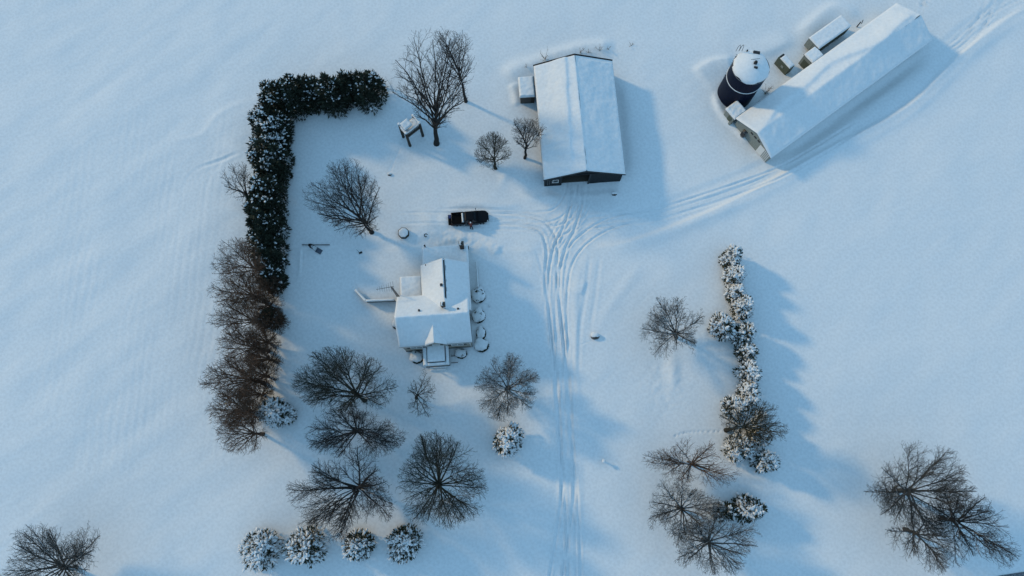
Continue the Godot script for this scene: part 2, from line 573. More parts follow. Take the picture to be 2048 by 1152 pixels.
# a clipped garden bush under a cap of snow
func garden_bush(label: String, x: float, z: float, rx: float, rz: float, h: float, sd: int, holes := 0) -> void:
	rng.seed = sd
	var root := thing("garden_bush", label, "bush", Vector3(x, gh(x, z) - 0.05, z), 0.0, "clipped bushes round the farmhouse")
	var fol := MB.new()
	for k in 900:
		var a := rng.randf() * TAU
		var t := rng.randf()
		var pr := sqrt(1.0 - pow(t * 0.9, 2.5))
		var p := Vector3(cos(a) * rx * pr * rng.randf_range(0.8, 0.97), t * h * 0.7, sin(a) * rz * pr * rng.randf_range(0.8, 0.97))
		var g := rng.randf_range(0.5, 1.2)
		fol.col = Color(g, g, g)
		spray(fol, p, (Vector3(cos(a), 0.25, sin(a)) + rand_dir() * 0.6).normalized(), 0.2, 0.06)
	var core := MB.new()
	core.lathe(Vector3.ZERO, [Vector2(0.01, 0.0), Vector2(0.75, 0.0), Vector2(0.84, h * 0.45), Vector2(0.55, h * 0.8), Vector2(0.02, h * 0.86)], 18)
	for k in core.v.size(): core.v[k] = Vector3(core.v[k].x * rx, core.v[k].y, core.v[k].z * rz)
	for k in core.v.size():
		fol.v.append(core.v[k]); fol.n.append(core.n[k]); fol.c.append(Color(0.85, 0.85, 0.85))
	var off := fol.v.size() - core.v.size()
	for k in core.i: fol.i.append(k + off)
	put(fol, "foliage", M.juniper, root)
	var cap := MB.new()
	var prof := []
	for k in 9:
		var t := k / 8.0
		prof.append(Vector2(cos(t * PI * 0.5) * 1.05 + 0.001, h * (0.62 + 0.52 * sin(t * PI * 0.5))))
	prof.insert(0, Vector2(0.98, h * 0.42)); prof.insert(0, Vector2(0.02, h * 0.46))
	cap.lathe(Vector3.ZERO, prof, 28)
	for k in cap.v.size():
		var q := cap.v[k]
		var w := 1.0 + 0.3 * nz2.get_noise_3d(q.x * 16 + sd * 3, q.y * 9, q.z * 16)
		cap.v[k] = Vector3(q.x * rx * w, q.y * (1.0 + 0.35 * (w - 1.0) * 3.0), q.z * rz * w)
	put(cap, "snow_cap", M.snow, root)
	if holes > 0:
		var tw := MB.new()
		for k in holes:
			var a := rng.randf() * TAU
			var rr := rng.randf_range(0.3, 0.75)
			var p := Vector3(cos(a) * rx * rr, h * 0.95, sin(a) * rz * rr)
			for q in 10:
				tw.col = Color(0.85, 0.85, 0.85)
				spray(tw, p + rand_dir() * 0.1, (Vector3(cos(a) * 0.5, 1, sin(a) * 0.5) + rand_dir() * 0.7).normalized(), 0.3, 0.07)
		put(tw, "bare_tuft", M.juniper, root)

# ---- buildings ----------------------------------------------------------
# gabled block in local frame: ridge runs along x if along_x else z. Parts are added to root.
func gable_walls(b: MB, ctr: Vector3, w: float, l: float, eave: float, ridge: float, along_x: bool) -> void:
	var t := Transform3D(Basis(Vector3.UP, PI / 2 if along_x else 0.0), ctr)
	b.prism([Vector2(-w / 2, -0.6), Vector2(w / 2, -0.6), Vector2(w / 2, eave), Vector2(0, ridge), Vector2(-w / 2, eave)], -l / 2, l / 2, t)

func gable_slabs(root: Node3D, ctr: Vector3, w: float, l: float, eave: float, ridge: float, along_x: bool, thick: float, m: Material) -> void:
	# two roof boards, drawn up to the ridge; w and l include the overhang
	for sg in [-1.0, 1.0]:
		var b := MB.new()
		var t := Transform3D(Basis(Vector3.UP, PI / 2 if along_x else 0.0), ctr)
		var k: float = 0.012 * sg
		b.prism([Vector2(k, ridge), Vector2(k, ridge + thick), Vector2(sg * w / 2, eave + thick), Vector2(sg * w / 2, eave)] if sg < 0 else [Vector2(k, ridge), Vector2(sg * w / 2, eave), Vector2(sg * w / 2, eave + thick), Vector2(k, ridge + thick)], -l / 2, l / 2, t)
		put(b, "roof_panel", m, root)

func edge_round(d: float, e: float) -> float:
	if d >= e: return 1.0
	var q := 1.0 - maxf(d, 0.0) / e
	return sqrt(maxf(0.0, 1.0 - q * q))

# snow on a gabled roof; extra(u, v) changes the depth (u across, v along)
func gable_snow(root: Node3D, ctr: Vector3, w: float, l: float, eave: float, ridge: float, along_x: bool, depth: float, extra: Callable, sd := 0.0, res := 0.22, called := "roof_snow") -> MeshInstance3D:
	var b := MB.new()
	var hw := w / 2; var hl := l / 2
	var roof := func(u, _v): return ridge - (ridge - eave) * absf(u) / hw
	var top := func(u, v):
		var e := minf(edge_round(hw - absf(u), 0.22), edge_round(hl - absf(v), 0.22))
		var rr: float = ridge - (ridge - eave) * (sqrt(u * u + 0.03) - 0.05) / hw
		var th: float = depth * (1.0 + 0.55 * nz.get_noise_2d(u * 5.0 + sd, v * 5.0) + 0.16 * nz2.get_noise_2d(u * 14.0 + sd, v * 14.0))
		th = maxf(0.02, th + extra.call(u, v))
		return maxf(roof.call(u, v), rr) + th * (0.12 + 0.88 * e)
	b.sheet(-hw, hw, -hl, hl, maxi(8, int(w / res)), maxi(8, int(l / res)), top, func(u, v): return roof.call(u, v) + 0.004)
	var o := put(b, called, M.snow, root)
	o.position = ctr
	if along_x: o.rotation.y = PI / 2
	return o

func flat_snow(root: Node3D, ctr: Vector3, w: float, l: float, depth: float, tilt_x := 0.0, tilt_z := 0.0, sd := 0.0, called := "roof_snow", res := 0.16) -> MeshInstance3D:
	var b := MB.new()
	var top := func(u, v):
		var e := minf(edge_round(w / 2 - absf(u), minf(0.2, w * 0.3)), edge_round(l / 2 - absf(v), minf(0.2, l * 0.3)))
		return u * tilt_x + v * tilt_z + depth * (0.1 + 0.9 * e) * (1.0 + 0.3 * nz.get_noise_2d(u * 9.0 + sd, v * 9.0) + 0.15 * nz2.get_noise_2d(u * 16.0 + sd, v * 16.0))
	b.sheet(-w / 2, w / 2, -l / 2, l / 2, maxi(4, int(w / res)), maxi(4, int(l / res)), top, func(u, v): return u * tilt_x + v * tilt_z)
	var o := put(b, called, M.snow, root)
	o.position = ctr
	return o

func boxpart(root: Node3D, called: String, m: Material, ctr: Vector3, size: Vector3, ch := 0.0, basis := Basis.IDENTITY) -> MeshInstance3D:
	var b := MB.new()
	b.box(Vector3.ZERO, size, Basis.IDENTITY, ch)
	var o := put(b, called, m, root)
	o.position = ctr
	o.basis = basis
	return o

# a window in a wall that faces +z of its parent: frame proud of the wall, glass set in it
func window(root: Node3D, at: Vector3, w: float, h: float, shutters := true, turn := 0.0, panes := 2) -> void:
	var f := MB.new()
	var t := 0.08
	f.box(Vector3(0, h / 2, 0.02), Vector3(w + 2 * t, t, 0.08))
	f.box(Vector3(0, -h / 2, 0.04), Vector3(w + 2 * t + 0.06, t, 0.13))
	for s in [-1.0, 1.0]: f.box(Vector3(s * (w / 2 + t / 2), 0, 0.02), Vector3(t, h - t - 0.006, 0.076))
	for k in range(1, panes): f.box(Vector3(-w / 2 + w * k / panes, 0, 0.02), Vector3(0.09, h - t - 0.006, 0.07))
	var o := put(f, "window", M.white_paint, root)
	o.position = at
	o.rotation.y = turn
	for k in panes:
		boxpart(o, "pane", M.glass, Vector3(-w / 2 + w * (k + 0.5) / panes, 0, 0.012), Vector3(w / panes - 0.09, h - t, 0.02))
	if shutters:
		for s in [-1.0, 1.0]:
			var sh := boxpart(o, "shutter", M.shutter, Vector3(s * (w / 2 + t + 0.24), 0, 0.03), Vector3(0.42, h, 0.05), 0.01)
			sh.set_meta("label", "dark shutter beside the window")

# ---- people: one skin over jointed bones --------------------------------
func body_mesh(bones: Array, cell: float, k := 0.035) -> MB:
	# bones: [a, b, ra, rb, colour]
	var lo := Vector3.ONE * 1e9
	var hi := -lo
	for q in bones:
		for e in 2:
			var r: float = q[2 + e] + cell * 2.5
			lo = lo.min(q[e] - Vector3.ONE * r); hi = hi.max(q[e] + Vector3.ONE * r)
	var nx := int((hi.x - lo.x) / cell) + 2; var ny := int((hi.y - lo.y) / cell) + 2; var nzz := int((hi.z - lo.z) / cell) + 2
	var f := PackedFloat32Array(); f.resize(nx * ny * nzz); f.fill(1.0)
	var cid := PackedInt32Array(); cid.resize(nx * ny * nzz)
	var near := PackedFloat32Array(); near.resize(nx * ny * nzz); near.fill(1e9)
	for bi in bones.size():
		var q: Array = bones[bi]
		var a: Vector3 = q[0]; var b: Vector3 = q[1]
		var r: float = maxf(q[2], q[3]) + cell * 3.0 + k
		var l0 := ((a.min(b) - Vector3.ONE * r - lo) / cell).floor(); var l1 := ((a.max(b) + Vector3.ONE * r - lo) / cell).ceil()
		var ab := b - a
		var ll := maxf(ab.length_squared(), 1e-9)
		for z in range(maxi(0, int(l0.z)), mini(nzz, int(l1.z) + 1)):
			for y in range(maxi(0, int(l0.y)), mini(ny, int(l1.y) + 1)):
				for x in range(maxi(0, int(l0.x)), mini(nx, int(l1.x) + 1)):
					var p := lo + Vector3(x, y, z) * cell
					var t := clampf((p - a).dot(ab) / ll, 0, 1)
					var d := (p - a - ab * t).length() - lerpf(q[2], q[3], t)
					var id := (z * ny + y) * nx + x
					if d < near[id]: near[id] = d; cid[id] = bi
					var o := f[id]
					var h := clampf(0.5 + 0.5 * (o - d) / k, 0, 1)
					f[id] = lerpf(o, d, h) - k * h * (1 - h)
	var mb := MB.new()
	var vi := {}
	for z in nzz - 1:
		for y in ny - 1:
			for x in nx - 1:
				var id := (z * ny + y) * nx + x
				var s := 0
				var any := 0
				for c in 8:
					if f[id + (c & 1) + ((c >> 1) & 1) * nx + (c >> 2) * nx * ny] < 0: any += 1
				if any == 0 or any == 8: continue
				var acc := Vector3.ZERO
				for e in [[0, 1], [2, 3], [4, 5], [6, 7], [0, 2], [1, 3], [4, 6], [5, 7], [0, 4], [1, 5], [2, 6], [3, 7]]:
					var c0: int = e[0]; var c1: int = e[1]
					var f0 := f[id + (c0 & 1) + ((c0 >> 1) & 1) * nx + (c0 >> 2) * nx * ny]
					var f1 := f[id + (c1 & 1) + ((c1 >> 1) & 1) * nx + (c1 >> 2) * nx * ny]
					if (f0 < 0) != (f1 < 0):
						var t := f0 / (f0 - f1)
						acc += Vector3(c0 & 1, (c0 >> 1) & 1, c0 >> 2).lerp(Vector3(c1 & 1, (c1 >> 1) & 1, c1 >> 2), t)
						s += 1
				vi[id] = mb.v.size()
				mb.v.append(lo + (Vector3(x, y, z) + acc / s) * cell)
				var g := Vector3(f[id + 1] - f[id], f[id + nx] - f[id], f[id + nx * ny] - f[id])
				mb.n.append(g.normalized())
				mb.c.append(bones[cid[id]][4])
	for id in vi:
		var x: int = id % nx
		var y: int = (id / nx) % ny
		var z: int = id / (nx * ny)
		for ax in 3:
			var st: int = [1, nx, nx * ny][ax]
			var in0 := f[id] < 0
			if in0 == (f[id + st] < 0): continue
			var s1: int = [nx, nx * ny, 1][ax]; var s2: int = [nx * ny, 1, nx][ax]
			if not (vi.has(id - s1) and vi.has(id - s2) and vi.has(id - s1 - s2)): continue
			var a: int = vi[id]; var b: int = vi[id - s1]; var c: int = vi[id - s1 - s2]; var d: int = vi[id - s2]
			if in0: mb.i.append_array(PackedInt32Array([a, c, b, a, d, c]))
			else: mb.i.append_array(PackedInt32Array([a, b, c, a, c, d]))
	return mb

# five bent fingers on a palm; x axis of b points along the hand, y out of its back
func hand(mb: MB, at: Vector3, b: Basis, side: float, curl: float, col: Color) -> void:
	mb.col = col
	mb.blob(at + b * Vector3(0.045, 0, 0), Basis(b.x * 0.055, b.y * 0.022, b.z * 0.045), 8, 6)
	var lens := [0.07, 0.08, 0.075, 0.058]
	for k in 4:
		var z := (k - 1.5) * 0.021 * side
		var p := at + b * Vector3(0.085, 0, z)
		var pts := [p]
		var a := 0.25
		for s in 3:
			a += curl
			p += b * Vector3(cos(a), -sin(a), 0) * lens[k] * [0.45, 0.32, 0.25][s]
			pts.append(p)
		mb.tube(pts, [0.0105, 0.0105, 0.0095, 0.008], 6)
	var q := at + b * Vector3(0.02, -0.005, -0.04 * side)
	mb.tube([q, q + b * Vector3(0.03, -0.012, -0.024 * side), q + b * Vector3(0.06, -0.03, -0.022 * side)], [0.014, 0.012, 0.009], 6)

# ---- the place ----------------------------------------------------------
func make_materials() -> void:
	var grain := noise_tex(0.02, 512, 11, ramp2(Color(0.93, 0.93, 0.93), Color(1, 1, 1)))
	var rough_n := noise_tex(0.03, 512, 12, ramp2(Color(0.55, 0.55, 0.55), Color(1, 1, 1)))
	var relief := noise_tex(0.05, 1024, 5, null, true, 6.0)
	var snow := mat(lin(0.86, 0.88, 0.90), 0.75, grain, 0.21)
	snow.normal_enabled = true
	snow.normal_texture = relief
	snow.normal_scale = 0.2
	snow.uv1_scale = Vector3.ONE * 0.16
	M.snow = snow
	for a in [["bark", 0.030, 0.026, 0.023], ["brown_bark", 0.110, 0.062, 0.038], ["grey_bark", 0.070, 0.066, 0.060], ["olive_bark", 0.038, 0.035, 0.022]]:
		M[a[0]] = mat(lin(a[1], a[2], a[3]), 0.95, rough_n, 1.3)
		M[a[0] + "_twig"] = mat(lin(a[1] * 1.05, a[2] * 1.05, a[3] * 1.05), 0.95, null, 1.0, true)
	M.cedar = mat(lin(0.036, 0.046, 0.030), 0.9, null, 1.0, true)
	M.juniper = mat(lin(0.050, 0.060, 0.036), 0.9, null, 1.0, true)
	for k in ["cedar", "juniper"]: M[k].cull_mode = BaseMaterial3D.CULL_DISABLED
	M.cream_siding = mat(lin(0.62, 0.57, 0.47), 0.8, rough_n, 0.5)
	M.foundation = mat(lin(0.16, 0.14, 0.12), 0.9, rough_n, 1.0)
	M.shingle = mat(lin(0.030, 0.030, 0.034), 0.9, rough_n, 1.6)
	M.white_paint = mat(lin(0.72, 0.72, 0.70), 0.6)
	M.shutter = mat(lin(0.012, 0.012, 0.015), 0.6)
	M.glass = mat(lin(0.02, 0.025, 0.03), 0.08)
	M.brick = mat(lin(0.10, 0.055, 0.04), 0.95, rough_n, 2.0)
	M.tin = mat(lin(0.20, 0.21, 0.22), 0.45, rough_n, 1.0)
	M.dark_metal = mat(lin(0.02, 0.021, 0.024), 0.6)
	M.barn_steel = mat(lin(0.026, 0.032, 0.036), 0.6, rough_n, 0.6)
	M.barn_inside = mat(lin(0.13, 0.11, 0.09), 0.95, rough_n, 0.5)
	M.grey_wood = mat(lin(0.16, 0.15, 0.135), 0.95, rough_n, 0.8)
	M.pale_siding = mat(lin(0.40, 0.44, 0.40), 0.7, rough_n, 0.5)
	M.green_siding = mat(lin(0.15, 0.18, 0.13), 0.8, rough_n, 0.6)
	M.enamel = mat(lin(0.006, 0.012, 0.040), 0.5, rough_n, 0.25)
	M.enamel.metallic_specular = 0.2
	M.log = mat(lin(0.075, 0.062, 0.048), 0.95, rough_n, 1.5)
	M.truck_paint = mat(lin(0.006, 0.006, 0.008), 0.28)
	M.truck_paint.metallic_specular = 0.25
	M.tyre = mat(lin(0.012, 0.012, 0.012), 0.9)
	M.chrome = mat(lin(0.55, 0.55, 0.56), 0.25)
	M.chrome.metallic = 0.9
	M.bed_liner = mat(lin(0.008, 0.008, 0.008), 0.95)
	M.bed_liner.metallic_specular = 0.15
	M.barn_steel.metallic_specular = 0.3
	M.glass.metallic_specular = 0.35
	M.blue_plastic = mat(lin(0.012, 0.025, 0.12), 0.5)
	M.lamp = mat(lin(0.6, 0.6, 0.58), 0.15)
	M.red_lamp = mat(lin(0.3, 0.01, 0.01), 0.2)
	M.scoop = mat(lin(0.075, 0.095, 0.13), 0.5)
	M.clothes = mat(Color(1, 1, 1), 0.9, null, 1.0, true)
	M.wool = mat(lin(0.75, 0.75, 0.74), 0.98)
	M.black_wool = mat(lin(0.01, 0.01, 0.012), 0.98)
	M.straw = mat(lin(0.16, 0.12, 0.07), 0.95)
	M.stone = mat(lin(0.14, 0.13, 0.12), 0.95, rough_n, 1.2)

func no_extra(_u: float, _v: float) -> float: return 0.0

func make_ground() -> void:
	xs = grid_lines(-92, 92, -34, 40, 0.2, 0.4)
	zs = grid_lines(-84, 26, -66, 18.0, 0.2, 0.4)
	var w := xs.size()
	hs.resize(w * zs.size())
	for j in zs.size():
		for i in w:
			hs[j * w + i] = base_height(xs[i], zs[j])
	# driveway, yard and lane lie lower than the snow beside them
	var lane := func(half, depth): return func(d, _s): return -depth * smoothstep(half + 0.7, half - 0.5, absf(d))
	along([[7.36, 21.91], [7.71, 13.54], [7.76, 6.88], [7.60, 0.00], [7.28, -7.09], [6.96, -14.42], [6.62, -21.98], [6.69, -26.64]], 3.4, lane.call(2.1, 0.10))
	along([[-9.58, -34.86], [-3.40, -34.62], [2.78, -33.97], [8.17, -33.81], [13.56, -33.41]], 3.6, lane.call(2.2, 0.08))
	along([[9.85, -40.20], [9.38, -36.25], [7.98, -31.40], [6.69, -26.64]], 4.6, lane.call(3.2, 0.08))
	along([[12.78, -32.84], [21.32, -34.62], [29.22, -37.48], [37.24, -40.78], [45.46, -44.98], [53.84, -49.51], [62.43, -54.47], [68.85, -60.26], [74.53, -65.72], [81.02, -70.36], [90.30, -76.04]], 4.4, lane.call(2.2, 0.16))
	# ploughed banks
	crest([[9.63, -29.56], [15.77, -30.36], [20.43, -31.80], [25.13, -33.57], [30.67, -35.84], [37.10, -38.96], [42.02, -41.70], [48.67, -45.49], [53.69, -48.13], [60.49, -51.76], [65.33, -55.09], [69.51, -59.18], [73.28, -62.79], [79.81, -67.93], [85.22, -71.67], [91.98, -76.04]], 0.5, 0.45, 1.5)
	crest([[27.70, -38.05], [30.86, -38.88], [35.70, -41.03], [42.12, -42.87]], 0.14, 1.0, 0.5)
	crest([[3.82, -29.80], [4.71, -26.25], [5.10, -20.45], [5.24, -12.93], [5.49, -3.52], [5.79, 6.88]], 0.08, 0.6, 0.35)
	crest([[11.31, -29.41], [9.92, -25.08], [9.56, -18.93], [9.41, -11.46], [9.63, -1.40], [9.68, 9.57], [9.64, 17.44]], 0.13, 0.4, 0.8)
	crest([[20.27, -28.22], [16.29, -23.14], [13.92, -19.69], [12.04, -16.51]], 0.10, 0.9, 0.9)
	crest([[11.21, -25.08], [10.65, -23.91], [10.09, -22.60]], 0.2, 0.35, 0.8)
	crest([[-1.45, -29.80], [1.22, -29.49], [3.82, -29.64]], 0.1, 0.6, 0.6)
	crest([[-10.40, -36.90], [-6.52, -37.23], [-1.86, -36.90], [2.02, -37.23]], 0.16, 0.8, 0.5)
	# drifts behind the barn, round the shed, silo and the long barn
	crest([[4.58, -62.25], [8.68, -63.34], [12.80, -64.43], [17.32, -64.62]], 0.55, 1.2, 2.0)
	crest([[-1.14, -58.46], [0.49, -60.26], [3.75, -61.34], [7.03, -62.52]], 0.5, 1.4, 1.6)
	crest([[-0.16, -58.02], [0.48, -55.80], [0.80, -53.59]], 0.3, 0.8, 0.6)
	crest([[29.41, -59.36], [32.30, -61.34], [34.94, -61.88], [36.43, -62.06]], 0.5, 0.8, 2.4)
	crest([[46.60, -66.18], [42.29, -63.88], [39.78, -63.15], [36.44, -62.25]], 0.35, 1.0, 2.0)
	crest([[32.81, -56.68], [32.82, -54.47], [33.79, -52.11], [35.92, -49.51], [37.73, -47.11]], 0.45, 1.0, 0.5)
	crest([[43.05, -53.59], [49.95, -58.46], [57.10, -64.34], [63.53, -69.89]], 0.9, 2.2, 1.6)
	crest([[58.44, -68.96], [53.77, -71.77], [49.29, -68.49], [46.60, -66.18]], 0.4, 1.8, 1.0)
	crest([[49.86, -57.57], [57.82, -63.43], [64.20, -68.68]], 0.5, 1.2, 1.2)
	# scoops: the wind keeps the foot of the long barn's lee wall and the silo clear
	crest([[41.60, -44.13], [49.06, -49.51], [57.75, -55.80], [65.77, -61.61], [69.88, -64.80]], -0.9, 0.9, 1.1)
	crest([[17.68, -40.78], [17.60, -47.11], [17.20, -54.03], [16.73, -59.36]], -0.3, 1.4, 1.0)
	crest([[4.76, -39.12], [9.03, -38.55], [13.72, -39.04], [17.25, -39.70]], -0.12, 1.0, 1.0)
	crest([[7.48, -38.88], [12.15, -38.71], [16.85, -39.37]], 0.14, 0.5, 0.6)
	mound(5.92, -38.30, 1.6, 0.8, 0.35, 0.0)
	mound(-0.94, -42.03, 0.7, 1.6, 0.22, 0.5)
	mound(2.80, -38.30, 1.6, 0.6, 0.2, 0.4)
	mound(15.90, -38.79, 0.5, 0.35, 0.2, 0.3)
	mound(-2.98, -30.04, 1.6, 0.9, 0.35, 0.1)
	mound(-5.28, -29.80, 1.2, 0.8, 0.25, 0.1)
	mound(-10.35, -34.38, 1.2, 0.9, 0.25, 0.4)
	mound(-12.67, -34.62, 1.6, 0.7, 0.2, 0.6)
	mound(-43.04, -46.25, 2.2, 1.0, 0.25, 0.4)
	mound(-42.13, -35.84, 2.2, 0.8, 0.2, 0.4)
	mound(23.66, -11.09, 0.9, 2.4, 0.3, 0.0)
	mound(-12.17, 10.90, 6.0, 5.0, -0.12, 0.3)
	# tyre tracks
	ruts([[9.88, -41.87], [9.96, -37.89], [8.95, -33.81], [7.19, -29.80], [6.36, -25.08], [6.58, -18.93], [7.06, -11.46], [7.50, -2.81], [7.86, 5.52], [7.20, 10.90], [6.07, 16.93], [5.18, 21.91]], 0.86, 0.18, 0.17)
	ruts([[-3.01, -34.95], [2.01, -34.62], [5.08, -33.17], [6.12, -29.80], [5.91, -25.08], [6.57, -18.17], [7.40, -10.00], [7.84, -1.40], [8.33, 6.88], [8.62, 13.54], [8.59, 21.91]], 0.86, 0.18, 0.17)
	ruts([[19.03, -35.27], [14.34, -33.81], [10.43, -31.00], [8.22, -27.43], [7.37, -21.98], [7.40, -14.42], [7.73, -3.52], [7.97, 6.88], [7.91, 21.91]], 0.86, 0.16, 0.12)
	ruts([[11.06, -41.87], [10.82, -38.30], [9.73, -34.62], [8.12, -30.60], [7.12, -25.08], [6.86, -18.17], [7.16, -8.54], [7.67, 0.00]], 0.8, 0.15, 0.06)
	ruts([[-11.15, -35.60], [-4.95, -35.60], [2.78, -35.11], [6.66, -35.60], [8.87, -38.30], [9.57, -41.87]], 0.86, 0.15, 0.09)
	ruts([[-17.32, -34.95], [-9.58, -34.86], [-1.85, -34.13], [2.78, -33.81], [6.62, -32.84], [9.73, -34.62], [11.51, -37.72]], 0.86, 0.15, 0.09)
	ruts([[9.87, -41.20], [10.97, -37.89], [13.21, -34.62], [16.60, -32.20]], 0.8, 0.14, 0.05)
	ruts([[11.27, -34.22], [21.36, -35.43], [29.23, -37.72], [35.62, -39.95], [42.08, -42.45], [48.74, -46.25], [55.55, -50.55]], 0.86, 0.17, 0.11)
	ruts([[13.57, -33.65], [22.90, -35.27], [30.79, -37.72], [37.19, -40.04], [44.54, -43.54]], 0.6, 0.14, 0.07)
	ruts([[71.24, -62.79], [75.38, -65.90], [78.29, -69.89], [80.50, -75.08]], 0.7, 0.16, 0.09)
	ruts([[71.80, -63.88], [76.52, -68.03], [80.64, -72.24], [82.60, -75.08]], 0.7, 0.16, 0.08)
	ruts([[75.07, -66.64], [79.70, -69.89], [86.47, -73.18], [90.97, -75.08]], 0.8, 0.16, 0.08)
	rut([[67.87, -70.73], [68.42, -72.43], [69.26, -75.56]], 0.18, 0.16)
	rut([[68.28, -70.73], [69.01, -72.43], [69.76, -75.56]], 0.14, 0.12)
	for k in 5:
		var q := k * 1.2
		rut([[8.2 + q * 0.75, -35.6 + q * 0.15], [6.9 + q * 0.62, -34.0 + q * 0.2], [5.6 + q * 0.35, -31.2 + q * 0.25], [5.3 + q * 0.2, -27.5 + q * 0.3], [5.9 + q * 0.15, -22.5]], 0.15, 0.055)
		rut([[1.5 + q * 0.55, -33.2 - q * 0.45], [4.0 + q * 0.45, -32.4 - q * 0.3], [5.4 + q * 0.3, -30.0], [5.7 + q * 0.25, -26.0]], 0.15, 0.045)
		rut([[8.8 + q * 0.25, -37.2], [9.0 + q * 0.4, -35.8], [10.0 + q * 0.5, -34.4 + q * 0.08], [11.2 + q * 0.6, -33.4 + q * 0.05]], 0.13, 0.04)
	rut([[3.67, -29.80], [4.56, -26.64], [4.98, -23.53], [4.78, -18.93]], 0.2, 0.06)
	rut([[11.91, -29.01], [11.17, -23.53], [10.13, -17.42], [9.67, -10.00]], 0.3, 0.045)
	rut([[13.44, -29.01], [12.68, -23.53], [11.62, -17.42]], 0.3, 0.035)
	rut([[9.33, -14.87], [10.83, -15.46], [12.03, -15.91]], 0.12, 0.05)
	# curving old tracks in the west field
	for k in 5:
		var q := k * 0.85
		rut([[-42.5 - q, -46.0 + q * 0.6], [-45.5 - q, -44.5 + q * 0.3], [-47.6 - q, -41.0], [-48.0 - q, -36.0], [-47.8 - q, -30.0]], 0.26, 0.035)
	crest([[-55.06, -47.53], [-49.63, -48.82], [-47.54, -51.85], [-45.29, -53.59], [-41.40, -55.09]], 0.08, 0.5, 0.7)
	# shovelled ground beside the house and the rink cleared by the hedge
	rough_patch(-9.13, -31.56, 5.2, 1.5, 0.22, 11.0)
	rough_patch(-2.98, -29.80, 2.0, 1.0, 0.2, 10.0)
	rough_patch(22.37, -8.90, 3.6, 4.2, 0.06, 12.0)
	rough_patch(29.35, -15.16, 2.4, 3.0, 0.06, 12.0)
	rough_patch(7.40, -33.41, 5.0, 2.5, 0.05, 12.0)
	along([[-25.55, -29.96], [-20.21, -30.28], [-14.86, -30.60], [-9.50, -30.84], [-6.05, -30.60]], 1.2, lane.call(0.45, 0.16))
	along([[-32.06, -28.85], [-24.75, -29.17]], 3.4, lane.call(1.9, 0.07))
	crest([[-32.48, -30.60], [-32.26, -27.43], [-32.26, -25.08]], 0.1, 0.25, 0.25)
	rut([[-32.01, -30.44], [-31.91, -26.64]], 0.12, 0.09)
	rough_patch(-28.55, -29.01, 3.5, 1.6, 0.05, 10.0)
	# small tracks of feet
	for a in [[[29.99, -2.60], [27.10, -2.53], [24.93, -2.39], [23.47, -1.96]], [[-17.74, -46.59], [-18.46, -44.73], [-19.24, -42.45]], [[-23.17, -28.22], [-23.32, -25.08], [-23.47, -23.53]], [[32.24, 4.15], [31.90, 6.88]]]:
		var p := resample(a, 0.45)
		for k in p.size(): mound(p[k].x + (0.1 if k % 2 else -0.1), p[k].y, 0.13, 0.15, -0.1)
	var b := MB.new()
	b.v.resize(hs.size()); b.n.resize(hs.size()); b.c.resize(hs.size())
	b.c.fill(Color(1, 1, 1))
	var hn := zs.size()
	for j in hn:
		var jl := maxi(j - 1, 0); var jr := mini(j + 1, hn - 1)
		for i in w:
			var il := maxi(i - 1, 0); var ir := mini(i + 1, w - 1)
			var id := j * w + i
			b.v[id] = Vector3(xs[i], hs[id], zs[j])
			b.n[id] = Vector3(-(hs[j * w + ir] - hs[j * w + il]) / (xs[ir] - xs[il]), 1.0, -(hs[jr * w + i] - hs[jl * w + i]) / (zs[jr] - zs[jl])).normalized()
	b.i.resize((w - 1) * (hn - 1) * 6)
	var q := 0
	for j in hn - 1:
		for i in w - 1:
			var a := j * w + i
			b.i[q] = a; b.i[q + 1] = a + 1; b.i[q + 2] = a + w
			b.i[q + 3] = a + 1; b.i[q + 4] = a + w + 1; b.i[q + 5] = a + w
			q += 6
	var o := put(b, "snowy_ground", M.snow, self)
	o.set_meta("kind", "structure")
	o.set_meta("label", "deep drifted snow over the farmyard and fields")

